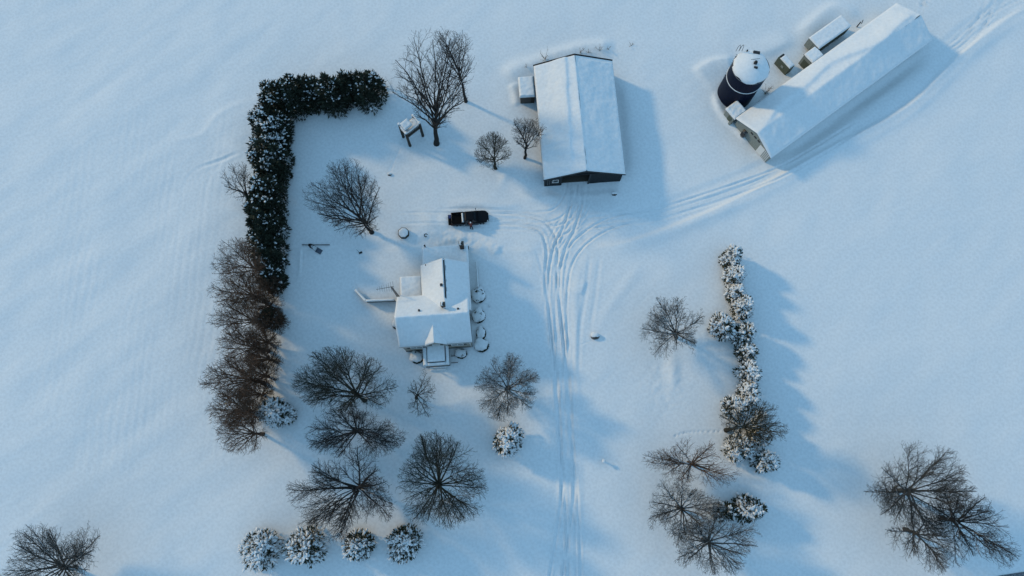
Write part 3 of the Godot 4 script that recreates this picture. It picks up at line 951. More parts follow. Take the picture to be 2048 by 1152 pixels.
func make_house() -> void:
	var h := thing("farmhouse", "cream farmhouse under snow with front gable, rear wing and flat porch roof", "house", Vector3(-10.85, 0, -17.95), deg_to_rad(4.3))
	# main block, ridge east-west
	var b := MB.new()
	gable_walls(b, Vector3(-0.15, 0, -0.1), 7.0, 9.7, 4.62, 7.95, true)
	put(b, "wall", M.cream_siding, h)
	b = MB.new()
	b.box(Vector3(-0.15, -0.1, -0.1), Vector3(9.8, 0.9, 7.1))
	put(b, "foundation", M.foundation, h)
	gable_slabs(h, Vector3(-0.2, 0, -0.2), 7.32, 10.35, 4.65, 8.1, true, 0.12, M.shingle)
	gable_snow(h, Vector3(-0.2, 0.12, -0.2), 7.3, 10.35, 4.65, 8.1, true, 0.24, no_extra, 3.0, 0.16)
	# rear wing, ridge north-south
	b = MB.new()
	gable_walls(b, Vector3(1.65, 0, -5.6), 6.3, 4.9, 4.5, 7.5, false)
	put(b, "wall", M.cream_siding, h)
	gable_slabs(h, Vector3(1.65, 0, -4.75), 7.0, 7.2, 4.35, 7.55, false, 0.12, M.shingle)
	gable_snow(h, Vector3(1.65, 0.12, -4.75), 7.0, 7.2, 4.35, 7.55, false, 0.24, func(u, v):
		# wind-scoured strip just east of the ridge, and a step where the upper snow has slid
		var ragged: float = 0.15 + 0.1 * nz2.get_noise_1d(v * 30.0)
		var d := 0.0
		if u > 0.0 and u < ragged + 0.12 and v < 2.2: d = -0.4
		if u > 0.3: d += 0.12 * exp(-pow((v + 1.35 - u * 0.05) / 0.18, 2.0))
		if u < -0.2: d += 0.05
		return d, 9.0, 0.1)
	boxpart(h, "ridge_flashing", M.dark_metal, Vector3(1.8, 7.66, -5.25), Vector3(0.2, 0.14, 5.6))
	# low lean-to at the back and the flat addition at the side
	boxpart(h, "wall", M.cream_siding, Vector3(1.72, 1.2, -9.75), Vector3(6.5, 3.2, 3.3))
	boxpart(h, "roof_panel", M.shingle, Vector3(1.72, 2.87, -9.8), Vector3(6.85, 0.12, 3.55), 0.0)
	flat_snow(h, Vector3(1.72, 2.93, -9.8), 6.85, 3.55, 0.26, 0.0, 0.0, 4.0)
	boxpart(h, "wall", M.cream_siding, Vector3(-3.5, 1.15, -5.6), Vector3(3.1, 3.1, 3.2))
	boxpart(h, "roof_panel", M.shingle, Vector3(-3.52, 2.77, -5.62), Vector3(3.3, 0.12, 3.4), 0.0)
	flat_snow(h, Vector3(-3.52, 2.83, -5.62), 3.3, 3.4, 0.28, 0.0, 0.0, 8.0)
	# front gable, over the middle of the front wall
	b = MB.new()
	b.prism([Vector2(-1.35, 4.0), Vector2(1.35, 4.0), Vector2(1.35, 5.15), Vector2(0, 7.05), Vector2(-1.35, 5.15)], 0.5, 3.46, Transform3D(Basis.IDENTITY, Vector3(-0.12, 0, 0)))
	put(b, "gable_wall", M.cream_siding, h)
	gable_slabs(h, Vector3(-0.12, 0, 1.7), 3.1, 3.7, 5.0, 7.15, false, 0.1, M.shingle)
	gable_snow(h, Vector3(-0.12, 0.1, 1.7), 3.1, 3.7, 5.0, 7.15, false, 0.2, func(u, _v): return 0.1 if u < 0 else -0.04, 6.0, 0.1)
	window(h, Vector3(-0.12, 4.9, 3.462), 0.9, 0.75, true, 0.0, 1)
	# front windows
	window(h, Vector3(-3.1, 3.3, 3.4), 1.6, 1.1, true)
	window(h, Vector3(2.75, 3.3, 3.4), 1.6, 1.1, true)
	window(h, Vector3(4.702, 3.2, 0.6), 1.0, 1.2, false, PI / 2, 1)
	window(h, Vector3(4.702, 3.2, -1.8), 1.0, 1.2, false, PI / 2, 1)
	for s in [-1.0, 1.0]:
		boxpart(h, "gutter", M.white_paint, Vector3(-0.2, 4.58, -0.2 + s * 3.7), Vector3(10.3, 0.1, 0.07), 0.02)
	boxpart(h, "downpipe", M.white_paint, Vector3(4.6, 2.1, 3.46), Vector3(0.09, 4.7, 0.09), 0.02)
	# front porch: deck, posts, low skirt roof with a raised flat middle, steps
	b = MB.new()
	b.box(Vector3(-0.45, 0.15, 4.55), Vector3(3.5, 0.9, 2.85))
	put(b, "porch_deck", M.grey_wood, h)
	for sx in [-1.95, 1.05]:
		boxpart(h, "porch_post", M.white_paint, Vector3(sx, 1.5, 5.75), Vector3(0.16, 2.0, 0.16), 0.02)
	boxpart(h, "porch_roof", M.white_paint, Vector3(-0.45, 2.5, 4.63), Vector3(3.75, 0.22, 3.0), 0.02)
	boxpart(h, "porch_roof_curb", M.shutter, Vector3(-0.4, 2.85, 4.42), Vector3(2.56, 0.42, 2.42), 0.0)
	flat_snow(h, Vector3(-0.4, 3.06, 4.42), 2.52, 2.38, 0.16, 0.0, 0.0, 1.0, "porch_snow", 0.1)
	flat_snow(h, Vector3(-2.0, 2.61, 4.6), 0.66, 2.95, 0.3, 0.05, 0.0, 2.0, "porch_snow", 0.1)
	flat_snow(h, Vector3(1.16, 2.61, 4.6), 0.54, 2.95, 0.28, -0.05, 0.0, 5.0, "porch_snow", 0.1)
	flat_snow(h, Vector3(-0.42, 2.61, 5.88), 2.6, 0.5, 0.24, 0.0, -0.05, 7.0, "porch_snow", 0.1)
	for k in 2:
		var stp := boxpart(h, "porch_step", M.white_paint, Vector3(-0.45, 0.2 - 0.16 * k, 6.12 + 0.3 * k), Vector3(2.4, 0.34, 0.3), 0.02)
		flat_snow(stp, Vector3(0, 0.17, 0), 2.4, 0.3, 0.14, 0, 0, k * 2.0, "step_snow", 0.08)
	boxpart(h, "walk_edging", M.grey_wood, Vector3(2.1, 0.22, 4.6), Vector3(1.2, 0.1, 0.09))
	boxpart(h, "walk_edging", M.grey_wood, Vector3(2.0, 0.25, 5.6), Vector3(1.0, 0.1, 0.09))
	# chimneys, vents and pipes
	chimney(h, Vector3(1.45, 6.9, -1.5), 0.55, 1.7, M.brick)
	chimney(h, Vector3(4.3, 2.2, -11.05), 0.6, 2.9, M.brick)
	for a in [[1.3, 7.35, -4.45, 0.34], [-1.95, 7.35, -1.05, 0.26], [3.45, 7.35, -0.85, 0.28], [-1.0, 4.95, -8.1, 0.16]]:
		boxpart(h, "roof_vent", M.dark_metal, Vector3(a[0], a[1] + 0.3, a[2]), Vector3(a[3], 0.8, a[3]), 0.03)
	b = MB.new()
	b.tube([Vector3(-1.2, 1.5, -11.6), Vector3(-1.2, 3.7, -11.6)], [0.09, 0.09], 8)
	b.tube([Vector3(-1.2, 3.7, -11.6), Vector3(-1.2, 3.85, -11.6)], [0.15, 0.05], 8)
	put(b, "stove_pipe", M.dark_metal, h)
	# back steps and clutter along the rear wall
	b = MB.new()
	b.box(Vector3(2.9, 0.2, -11.75), Vector3(2.4, 0.8, 0.5)); b.box(Vector3(4.9, 0.1, -11.8), Vector3(0.5, 0.9, 0.45))
	put(b, "back_step", M.grey_wood, h)
	# railing of the east walk
	var f := thing("garden_railing", "thin snow-topped railing standing along the east side of the farmhouse", "railing", Vector3(-5.25, gh(-5.2, -25.6), -25.75), deg_to_rad(4.3))
	for z in [-1.9, -0.6, 0.65, 1.9]: boxpart(f, "post", M.grey_wood, Vector3(0, 0.35, z), Vector3(0.09, 1.1, 0.09), 0.01)
	boxpart(f, "rail", M.grey_wood, Vector3(0, 0.86, 0), Vector3(0.1, 0.07, 4.0))
	boxpart(f, "rail", M.grey_wood, Vector3(0, 0.45, 0), Vector3(0.05, 0.07, 4.0))
	flat_snow(f, Vector3(0, 0.9, 0), 0.2, 4.05, 0.13, 0, 0, 3.0, "rail_snow", 0.07)

func chimney(root: Node3D, at: Vector3, w: float, hgt: float, m: Material) -> void:
	var o := boxpart(root, "chimney", m, at + Vector3(0, hgt / 2, 0), Vector3(w, hgt, w), 0.02)
	boxpart(o, "chimney_cap", M.foundation, Vector3(0, hgt / 2 + 0.045, 0), Vector3(w + 0.12, 0.09, w + 0.12), 0.02)
	boxpart(o, "flue", M.dark_metal, Vector3(0.05, hgt / 2 + 0.2, 0.03), Vector3(w * 0.42, 0.24, w * 0.42), 0.02)
	var s := flat_snow(o, Vector3(-w * 0.22, hgt / 2 + 0.09, -w * 0.1), w * 0.5, w * 0.95, 0.12, 0, 0, 2.0, "snow_cap", 0.06)
	s.set_meta("label", "small snow cap")

func make_yard_fence() -> void:
	# bent board screen west of the house
	var pts := [Vector3(-23.54, 0, -23.45), Vector3(-21.72, 0, -21.6), Vector3(-17.45, 0, -21.75)]
	var f := thing("board_screen", "bent low board screen with snowy top rail beside the antenna mast", "fence", pts[1])
	for k in 2:
		var a: Vector3 = pts[k] - pts[1]; var c: Vector3 = pts[k + 1] - pts[1]
		var d := c - a
		var len := d.length()
		var bs := Basis(d.normalized(), Vector3.UP, d.normalized().cross(Vector3.UP))
		var hh: float = 1.25 if k == 1 else 1.0
		var cnt := int(len / 0.21)
		for q in cnt:
			var t := (q + 0.5) / cnt
			var hq: float = hh if k == 1 else lerpf(0.55, hh, t)
			boxpart(f, "board", M.log, a + d * t + Vector3(0, hq / 2 - 0.15, 0), Vector3(len / cnt - 0.012, hq + 0.3, 0.05), 0.0, bs)
		boxpart(f, "rail", M.grey_wood, a + d * 0.5 + Vector3(0, (hh if k == 1 else 0.78) + 0.03, 0), Vector3(len * 0.99, 0.06, 0.16), 0.0, Basis(Vector3(d.x, 0.45 if k == 0 else 0.0, d.z).normalized(), Vector3.UP, bs.z).orthonormalized())
		var s := flat_snow(f, a + d * 0.5 + Vector3(0, (hh if k == 1 else 0.78) + 0.06, 0), len, 0.36, 0.18, 0.17 if k == 0 else 0.0, 0.0, k * 5.0, "rail_snow", 0.1)
		s.basis = bs
	# antenna mast: three legs with cross bars, boom and elements
	var m := thing("antenna_mast", "dark lattice antenna mast with long aerial boom beside the farmhouse wall", "antenna", Vector3(-16.95, gh(-16.95, -22.3) - 0.1, -22.3))
	var top := 7.2
	var legs := []
	for k in 3:
		var a := TAU * k / 3.0
		legs.append(Vector3(cos(a) * 0.2, 0, sin(a) * 0.2))
		var b := MB.new()
		b.tube([legs[k], Vector3(legs[k].x * 0.6, top, legs[k].z * 0.6)], [0.035, 0.03], 6)
		put(b, "mast_leg", M.dark_metal, m)
	var br := MB.new()
	for q in 16:
		var y := 0.2 + q * 0.44
		for k in 3:
			var s0 := 1.0 - 0.4 * y / top; var s1 := 1.0 - 0.4 * (y + 0.4) / top
			br.tube([legs[k] * s0 + Vector3(0, y, 0), legs[(k + 1) % 3] * s1 + Vector3(0, y + 0.4, 0)], [0.015, 0.015], 4)
	put(br, "mast_bracing", M.dark_metal, m)
	var b := MB.new()
	b.tube([Vector3(0, top - 0.5, 0), Vector3(0, top + 0.6, 0)], [0.03, 0.03], 6)
	b.tube([Vector3(0.35, top + 0.3, -0.05), Vector3(-2.1, top + 0.3, 0.4)], [0.035, 0.025], 6)
	put(b, "aerial_boom", M.dark_metal, m)
	for q in 8:
		var t := q / 7.0
		var c := Vector3(0.3, top + 0.32, -0.04).lerp(Vector3(-1.9, top + 0.32, 0.37), t)
		var hl := lerpf(0.75, 0.28, t)
		b = MB.new()
		b.tube([c + Vector3(-0.17, 0, -1) * hl, c + Vector3(0.17, 0, 1) * hl], [0.014, 0.014], 4)
		put(b, "aerial_rod", M.dark_metal, m)

func make_barn() -> void:
	var h := thing("machine_barn", "dark steel barn with snowy gable roof and open front bay", "barn", Vector3(10.3, 0, -49.9), deg_to_rad(4.2))
	var w := 11.9; var l := 18.7
	# side and back walls with thickness, so that the bay is a real room
	boxpart(h, "side_wall", M.barn_steel, Vector3(-w / 2 + 0.06, 1.45, 0), Vector3(0.12, 4.1, l))
	boxpart(h, "side_wall", M.barn_steel, Vector3(w / 2 - 0.06, 1.45, 0), Vector3(0.12, 4.1, l))
	var b := MB.new()
	b.prism([Vector2(-w / 2 + 0.12, -0.6), Vector2(w / 2 - 0.12, -0.6), Vector2(w / 2 - 0.12, 3.5), Vector2(0, 5.75), Vector2(-w / 2 + 0.12, 3.5)], -l / 2, -l / 2 + 0.12)
	put(b, "back_wall", M.barn_steel, h)
	# front: wall with window west of the bay, gable strip above it, sliding door east of it
	var z := l / 2
	b = MB.new()
	b.prism([Vector2(-w / 2 + 0.12, -0.6), Vector2(-3.3, -0.6), Vector2(-3.3, 4.45), Vector2(-w / 2 + 0.12, 3.5)], z - 0.12, z)
	put(b, "front_wall", M.barn_steel, h)
	b = MB.new()
	b.prism([Vector2(0.98, -0.6), Vector2(w / 2 - 0.12, -0.6), Vector2(w / 2 - 0.12, 3.5), Vector2(0.98, 5.38)], z - 0.12, z)
	put(b, "front_wall", M.barn_steel, h)
	b = MB.new()
	b.prism([Vector2(-3.3, 3.7), Vector2(0.98, 3.7), Vector2(0.98, 5.38), Vector2(0, 5.75), Vector2(-3.3, 4.45)], z - 0.12, z)
	put(b, "gable_strip", M.barn_steel, h)
	for k in 12:
		boxpart(h, "cladding_rib", M.barn_steel, Vector3(1.2 + k * 0.4, 1.7, z + 0.015), Vector3(0.05, 3.3, 0.03))
	for k in 3:
		boxpart(h, "cladding_rib", M.tin, Vector3(-5.5 + k * 0.3, 1.5, z + 0.015), Vector3(0.06, 2.2 - 0.5 * k, 0.03))
	boxpart(h, "door_track", M.dark_metal, Vector3(0.9, 4.05, z + 0.08), Vector3(4.4, 0.1, 0.12))
	boxpart(h, "bay_post", M.dark_metal, Vector3(0.93, 1.7, z - 0.05), Vector3(0.2, 4.7, 0.24))
	window(h, Vector3(-4.3, 1.9, z), 0.75, 0.95, false, 0.0, 1)
	# posts inside the bay
	for q in [-4.0, 1.5]:
		for x in [-3.2, 3.2]: boxpart(h, "inner_post", M.barn_inside, Vector3(x, 1.8, q), Vector3(0.2, 4.8, 0.2))
	boxpart(h, "barn_floor", M.barn_inside, Vector3(0, 0.2, -0.1), Vector3(w - 0.3, 0.14, l - 0.4))
	gable_slabs(h, Vector3(0, 0, 0.05), 12.5, 19.25, 3.35, 5.8, false, 0.12, M.dark_metal)
	gable_snow(h, Vector3(-0.0, 0.12, 0.1), 12.46, 19.1, 3.35, 5.8, false, 0.2, func(u, v):
		var d := 0.0
		# west slope: a wind-built lip below the ridge, hollow between lip and ridge
		var lip: float = -1.6 - 0.035 * (v + 9.0) + 0.18 * nz.get_noise_1d(v * 5.0)
		var fade: float = smoothstep(9.2, 6.5, v)
		if u < 0.1:
			var q: float = u - lip
			d += fade * (0.36 * exp(-pow(q / (1.6 if q < 0 else 0.42), 2.0)) + 0.06 * smoothstep(0.0, -2.0, q))
		elif u < 0.14 and v > 1.5: d = -0.5
		if u > 0.1: d -= 0.07
		if u > 0.1 and v < -9.1: d = -0.4
		d += 0.03 * nz2.get_noise_2d(u * 9.0, v * 2.0)
		return d, 21.0, 0.13)
	boxpart(h, "ridge_cap", M.dark_metal, Vector3(0.07, 5.97, 0.05), Vector3(0.12, 0.1, 19.3))
	for sg in [-1.0, 1.0]:
		b = MB.new()
		b.prism([Vector2(0, 5.72), Vector2(sg * 6.28, 3.25), Vector2(sg * 6.28, 3.42), Vector2(0, 5.89)], 9.69, 9.74)
		put(b, "barge_board", M.dark_metal, h)
		b = MB.new()
		b.prism([Vector2(0, 5.72), Vector2(sg * 6.28, 3.25), Vector2(sg * 6.28, 3.55), Vector2(0, 6.02)], -9.68, -9.6)
		put(b, "barge_board", M.dark_metal, h)
	# snow pushed up in front of the bay wall
	# shed against the west side
	var s := thing("lean_to_shed", "small weathered shed with snowy roof against the machine barn", "shed", Vector3(10.3, 0, -49.9), deg_to_rad(4.2))
	s.position += s.basis * Vector3(-7.5, 0, -6.6)
	b = MB.new()
	b.box(Vector3(0, 1.0, 0), Vector3(2.2, 2.4, 3.2))
	put(b, "wall", M.grey_wood, s)
	for k in 9: boxpart(s, "plank", M.grey_wood, Vector3(-0.98 + k * 0.245, 1.0, 1.62), Vector3(0.22, 2.3, 0.04))
	boxpart(s, "door", M.log, Vector3(0.78, 0.95, 1.665), Vector3(0.5, 1.6, 0.04))
	boxpart(s, "roof_panel", M.tin, Vector3(0, 2.25, 0), Vector3(2.55, 0.1, 3.6), 0.0)
	flat_snow(s, Vector3(0, 2.3, 0), 2.55, 3.6, 0.34, 0.0, 0.0, 6.0)

func make_long_barn() -> void:
	var h := thing("long_barn", "long low livestock barn buried in drifted snow, pale louvred gable", "barn", Vector3(50.9, 0, -57.0), deg_to_rad(36.4))
	var w := 7.7; var l := 33.4
	var b := MB.new()
	gable_walls(b, Vector3(0.25, 0, 0), w, l, 2.8, 4.45, true)
	put(b, "wall", M.pale_siding, h)
	gable_slabs(h, Vector3(0.2, 0, 0), 8.35, 34.3, 2.65, 4.45, true, 0.1, M.tin)
	var o := gable_snow(h, Vector3(0.2, 0.1, 0), 8.35, 34.3, 2.65, 4.45, true, 0.22, func(u, v):
		# v runs along the barn
		return drift_on_long_barn(u, v), 31.0, 0.2)
	boxpart(h, "ridge_cap", M.tin, Vector3(11.5, 4.66, 0.04), Vector3(11.0, 0.1, 0.14))
	# gable: louvres, feed doors and hatch
	var x := -16.45
	for k in 3:
		boxpart(h, "louvre", M.dark_metal, Vector3(x - 0.02, 2.65, -0.72 + k * 0.8), Vector3(0.06, 0.32, 0.5), 0.0)
	boxpart(h, "door", M.white_paint, Vector3(x - 0.04, 1.3, 2.0), Vector3(0.08, 2.2, 1.1), 0.0)
	for k in 4: boxpart(h, "corner_board", M.white_paint, Vector3(x - 0.03, 1.2, 2.75 + k * 0.28), Vector3(0.06, 2.6, 0.12), 0.0)
	b = MB.new()
	b.tube([Vector3(x - 0.1, 0.4, -1.7), Vector3(x - 0.12, 1.9, -1.75)], [0.42, 0.42], 12)
	put(b, "fan_housing", M.tin, h)
	boxpart(h, "fan_guard", M.dark_metal, Vector3(x - 0.5, 1.25, -1.7), Vector3(0.1, 1.0, 0.7))
	# milk house against the north-west corner
	var m := thing("milk_house", "tiny snow-roofed room between the silo foot and long barn gable", "shed", Vector3(50.9, 0, -57.0), deg_to_rad(36.4))
	m.position += m.basis * Vector3(-15.75, 0, -5.3)
	boxpart(m, "wall", M.pale_siding, Vector3(0, 0.9, 0), Vector3(1.9, 2.5, 1.9))
	boxpart(m, "door", M.green_siding, Vector3(-0.97, 0.8, 0.25), Vector3(0.05, 1.6, 0.75))
	boxpart(m, "chute", M.pale_siding, Vector3(-1.1, 0.4, 0.8), Vector3(0.4, 1.2, 0.4))
	boxpart(m, "roof_panel", M.tin, Vector3(0, 2.2, 0), Vector3(2.35, 0.1, 2.35), 0.0)
	flat_snow(m, Vector3(0, 2.25, 0), 2.35, 2.35, 0.45, 0.06, 0.0, 3.0, "roof_snow", 0.1)
	# box trailer parked along the north-west wall
	var t := thing("box_trailer", "long snow-topped box trailer parked along the long barn", "trailer", Vector3(50.9, 0, -57.0), deg_to_rad(36.4))
	t.position += t.basis * Vector3(5.3, 0, -6.7)
	boxpart(t, "box", M.green_siding, Vector3(0, 1.5, 0), Vector3(6.9, 2.1, 2.4), 0.03)
	boxpart(t, "end_door", M.pale_siding, Vector3(-3.47, 1.5, -0.58), Vector3(0.06, 1.9, 1.1), 0.0)
	boxpart(t, "end_door", M.pale_siding, Vector3(-3.47, 1.5, 0.58), Vector3(0.06, 1.9, 1.1), 0.0)
	boxpart(t, "chassis", M.dark_metal, Vector3(0, 0.4, 0), Vector3(6.6, 0.16, 1.2))
	for q in [-2.2, 2.2]:
		for sz in [-0.95, 0.95]:
			b = MB.new()
			b.tube([Vector3(q, 0.4, sz - 0.12), Vector3(q, 0.4, sz + 0.12)], [0.42, 0.42], 14)
			put(b, "wheel", M.tyre, t)
	flat_snow(t, Vector3(0, 2.55, 0), 7.0, 2.5, 0.2, 0, 0, 5.0, "roof_snow", 0.14)
	# link passage
	var k := thing("feed_room", "squat pale feed room joining the long barn wall below the trailer", "shed", Vector3(50.9, 0, -57.0), deg_to_rad(36.4))
	k.position += k.basis * Vector3(0.3, 0, -5.2)
	boxpart(k, "wall", M.pale_siding, Vector3(0, 1.1, 0), Vector3(2.1, 2.9, 1.8))
	boxpart(k, "door", M.green_siding, Vector3(-1.07, 0.9, 0.1), Vector3(0.06, 1.7, 1.2))
	boxpart(k, "roof_panel", M.tin, Vector3(0, 2.6, 0), Vector3(2.4, 0.1, 2.0))
	flat_snow(k, Vector3(0, 2.65, 0), 2.4, 2.0, 0.3, 0, 0.08, 9.0, "roof_snow", 0.12)
	# feed bin on the snow
	var f := thing("feed_bin", "dark green oblong feed bin with snow on its lid", "bin", Vector3(50.9, 0, -57.0), deg_to_rad(36.4))
	f.position += f.basis * Vector3(-3.3, 0, -7.1)
	boxpart(f, "bin_body", M.green_siding, Vector3(0, 0.85, 0), Vector3(1.15, 1.9, 2.7), 0.05)
	boxpart(f, "hatch", M.dark_metal, Vector3(0.1, 1.83, -1.1), Vector3(0.8, 0.14, 0.35))
	boxpart(f, "side_hatch", M.pale_siding, Vector3(-0.6, 0.9, 0.1), Vector3(0.06, 0.5, 0.5))
	flat_snow(f, Vector3(0.05, 1.8, 0.15), 1.1, 2.3, 0.2, 0, 0, 3.0, "lid_snow", 0.1)
	# post with a rail behind the trailer
	var px := thing("gate_post", "short dark post with side arm between trailer and long barn", "post", Vector3(50.9, 0, -57.0), deg_to_rad(36.4))
	px.position += px.basis * Vector3(11.3, 0, -5.3)
	px.position.y = gh(px.position.x, px.position.z) - 0.3
	boxpart(px, "post", M.dark_metal, Vector3(0, 0.8, 0), Vector3(0.16, 1.7, 0.16), 0.02)
	boxpart(px, "arm", M.dark_metal, Vector3(0.35, 1.5, 0.1), Vector3(0.8, 0.1, 0.1), 0.02, Basis(Vector3.UP, 0.5))

func drift_on_long_barn(u: float, v: float) -> float:
	# after the quarter turn local u points to -z of the barn's frame when positive is north-west
	var s := v
	var line := 1.35 + 0.9 * sin(s * 0.21 + 2.2) + 0.35 * sin(s * 0.5 + 1.0)
	var q := -u * NW - line
	var e := smoothstep(-17.5, -13.0, s) * smoothstep(17.2, 15.0, s)
	var d := 0.0
	if q > 0: d = 0.42 * exp(-q * q / 3.2)
	else: d = 0.42 * exp(-q * q / 0.30)
	return e * d + 0.05 * nz.get_noise_2d(u * 4.0, v * 2.0)

func make_silo() -> void:
	var s := thing("silo", "dark blue enamel silo with snow-covered domed roof", "silo", Vector3(35.9, 0, -56.0))
	var r := 2.78
	# curved wall sheets in two lifts
	var n := 20
	for lift in 4:
		var y0 := -0.6 if lift == 0 else lift * 2.0
		var y1 := lift * 2.0 + 1.99
		for k in n:
			var b := MB.new()
			var a0 := TAU * (k + 0.5 * (lift % 2)) / n
			var a1 := a0 + TAU / n - 0.004
			for q in 3:
				var c0 := lerpf(a0, a1, q / 3.0); var c1 := lerpf(a0, a1, (q + 1) / 3.0)
				var kk := b.v.size()
				for cc in [c0, c1]:
					for yy in [y0, y1]:
						b.v.append(Vector3(cos(cc) * r, yy, sin(cc) * r)); b.n.append(Vector3(cos(cc), 0, sin(cc))); b.c.append(Color(1, 1, 1))
				b.i.append_array(PackedInt32Array([kk, kk + 2, kk + 1, kk + 2, kk + 3, kk + 1]))
			put(b, "wall_sheet", M.enamel, s)
	var c := MB.new()
	c.lathe(Vector3.ZERO, [Vector2(r - 0.06, -0.6), Vector2(r - 0.06, 7.95)], 48)
	put(c, "liner", M.enamel, s)
	for a in [[5.1, 0.07], [7.95, 0.05]]:
		c = MB.new()
		c.lathe(Vector3(0, a[0], 0), [Vector2(r - 0.02, -0.06), Vector2(r + a[1], -0.05), Vector2(r + a[1], 0.05), Vector2(r - 0.02, 0.06)], 48)
		put(c, "hoop", M.tin, s)
	c = MB.new()
	c.lathe(Vector3(0, 5.16, 0), [Vector2(r - 0.02, 0.0), Vector2(r + 0.08, 0.0), Vector2(r + 0.06, 0.05), Vector2(r - 0.02, 0.07)], 48)
	put(c, "hoop_snow", M.snow, s)
	var dome := MB.new()
	dome.lathe(Vector3(0, 7.98, 0), [Vector2(r + 0.04, 0.0), Vector2(2.3, 0.35), Vector2(1.4, 0.75), Vector2(0.5, 1.02), Vector2(0.02, 1.08)], 48)
	put(dome, "roof", M.enamel, s)
	var sn := MB.new()
	var prof := []
	for k in 16:
		var t := k / 15.0
		prof.append(Vector2(lerpf(r + 0.1, 0.03, t), 8.0 + 1.1 * sin(t * PI * 0.5) + 0.24 * edge_round(t, 0.12) + 0.02))
	prof.insert(0, Vector2(r - 0.1, 7.97))
	sn.lathe(Vector3.ZERO, prof, 64)
	for k in sn.v.size():
		var p := sn.v[k]
		var rr := Vector2(p.x, p.z).length()
		var an := atan2(p.z, p.x)
		var f := 1.0
		if rr > 2.0: f = 1.0 - 0.09 * clampf(nz2.get_noise_2d(an * 22.0, 3.0) + 0.35, 0, 1) * (rr - 2.0)
		sn.v[k] = Vector3(p.x * f, p.y + 0.14 * nz.get_noise_2d(p.x * 9.0, p.z * 9.0), p.z * f)
	put(sn, "roof_snow", M.snow, s)
	for a in [[0.2, 9.4, 0.1, 0.5, 0.35], [0.25, 9.25, 0.75, 0.55, 0.3], [0.75, 8.75, -2.0, 1.0, 0.5], [-0.55, 8.6, -2.45, 0.22, 0.22]]:
		var hb := boxpart(s, "roof_hatch", M.dark_metal, Vector3(a[0], a[1], a[2]), Vector3(a[3], 0.3, a[4]), 0.04)
		hb.rotation.y = -0.2
	c = MB.new()
	c.tube([Vector3(0.2, 9.3, 0.1), Vector3(0.2, 9.75, 0.1)], [0.2, 0.24], 10)
	put(c, "vent_cap", M.dark_metal, s)
	c = MB.new()
	c.tube([Vector3(-0.4, 9.35, -0.5), Vector3(0.9, 9.5, -0.6)], [0.03, 0.03], 5)
	put(c, "grab_rail", M.tin, s)
	for sx in [-1.0, 0.0]:
		c = MB.new()
		var pts := []
		for k in 11:
			var t := PI * k / 10.0
			pts.append(Vector3(-1.5 + sx * 0.45 + 0.22 * cos(t), 8.3 + 1.5 * sin(t), -2.55 - 0.1 * sin(t)))
		var rad := []
		for k in 11: rad.append(0.035)
		c.tube(pts, rad, 6)
		put(c, "ladder_hoop", M.dark_metal, s)
	# ladder cage down the north side
	for q in 12:
		boxpart(s, "ladder_rung", M.tin, Vector3(-1.75, 1.0 + q * 0.6, -2.35), Vector3(0.45, 0.04, 0.04), 0.0, Basis(Vector3.UP, -0.63))

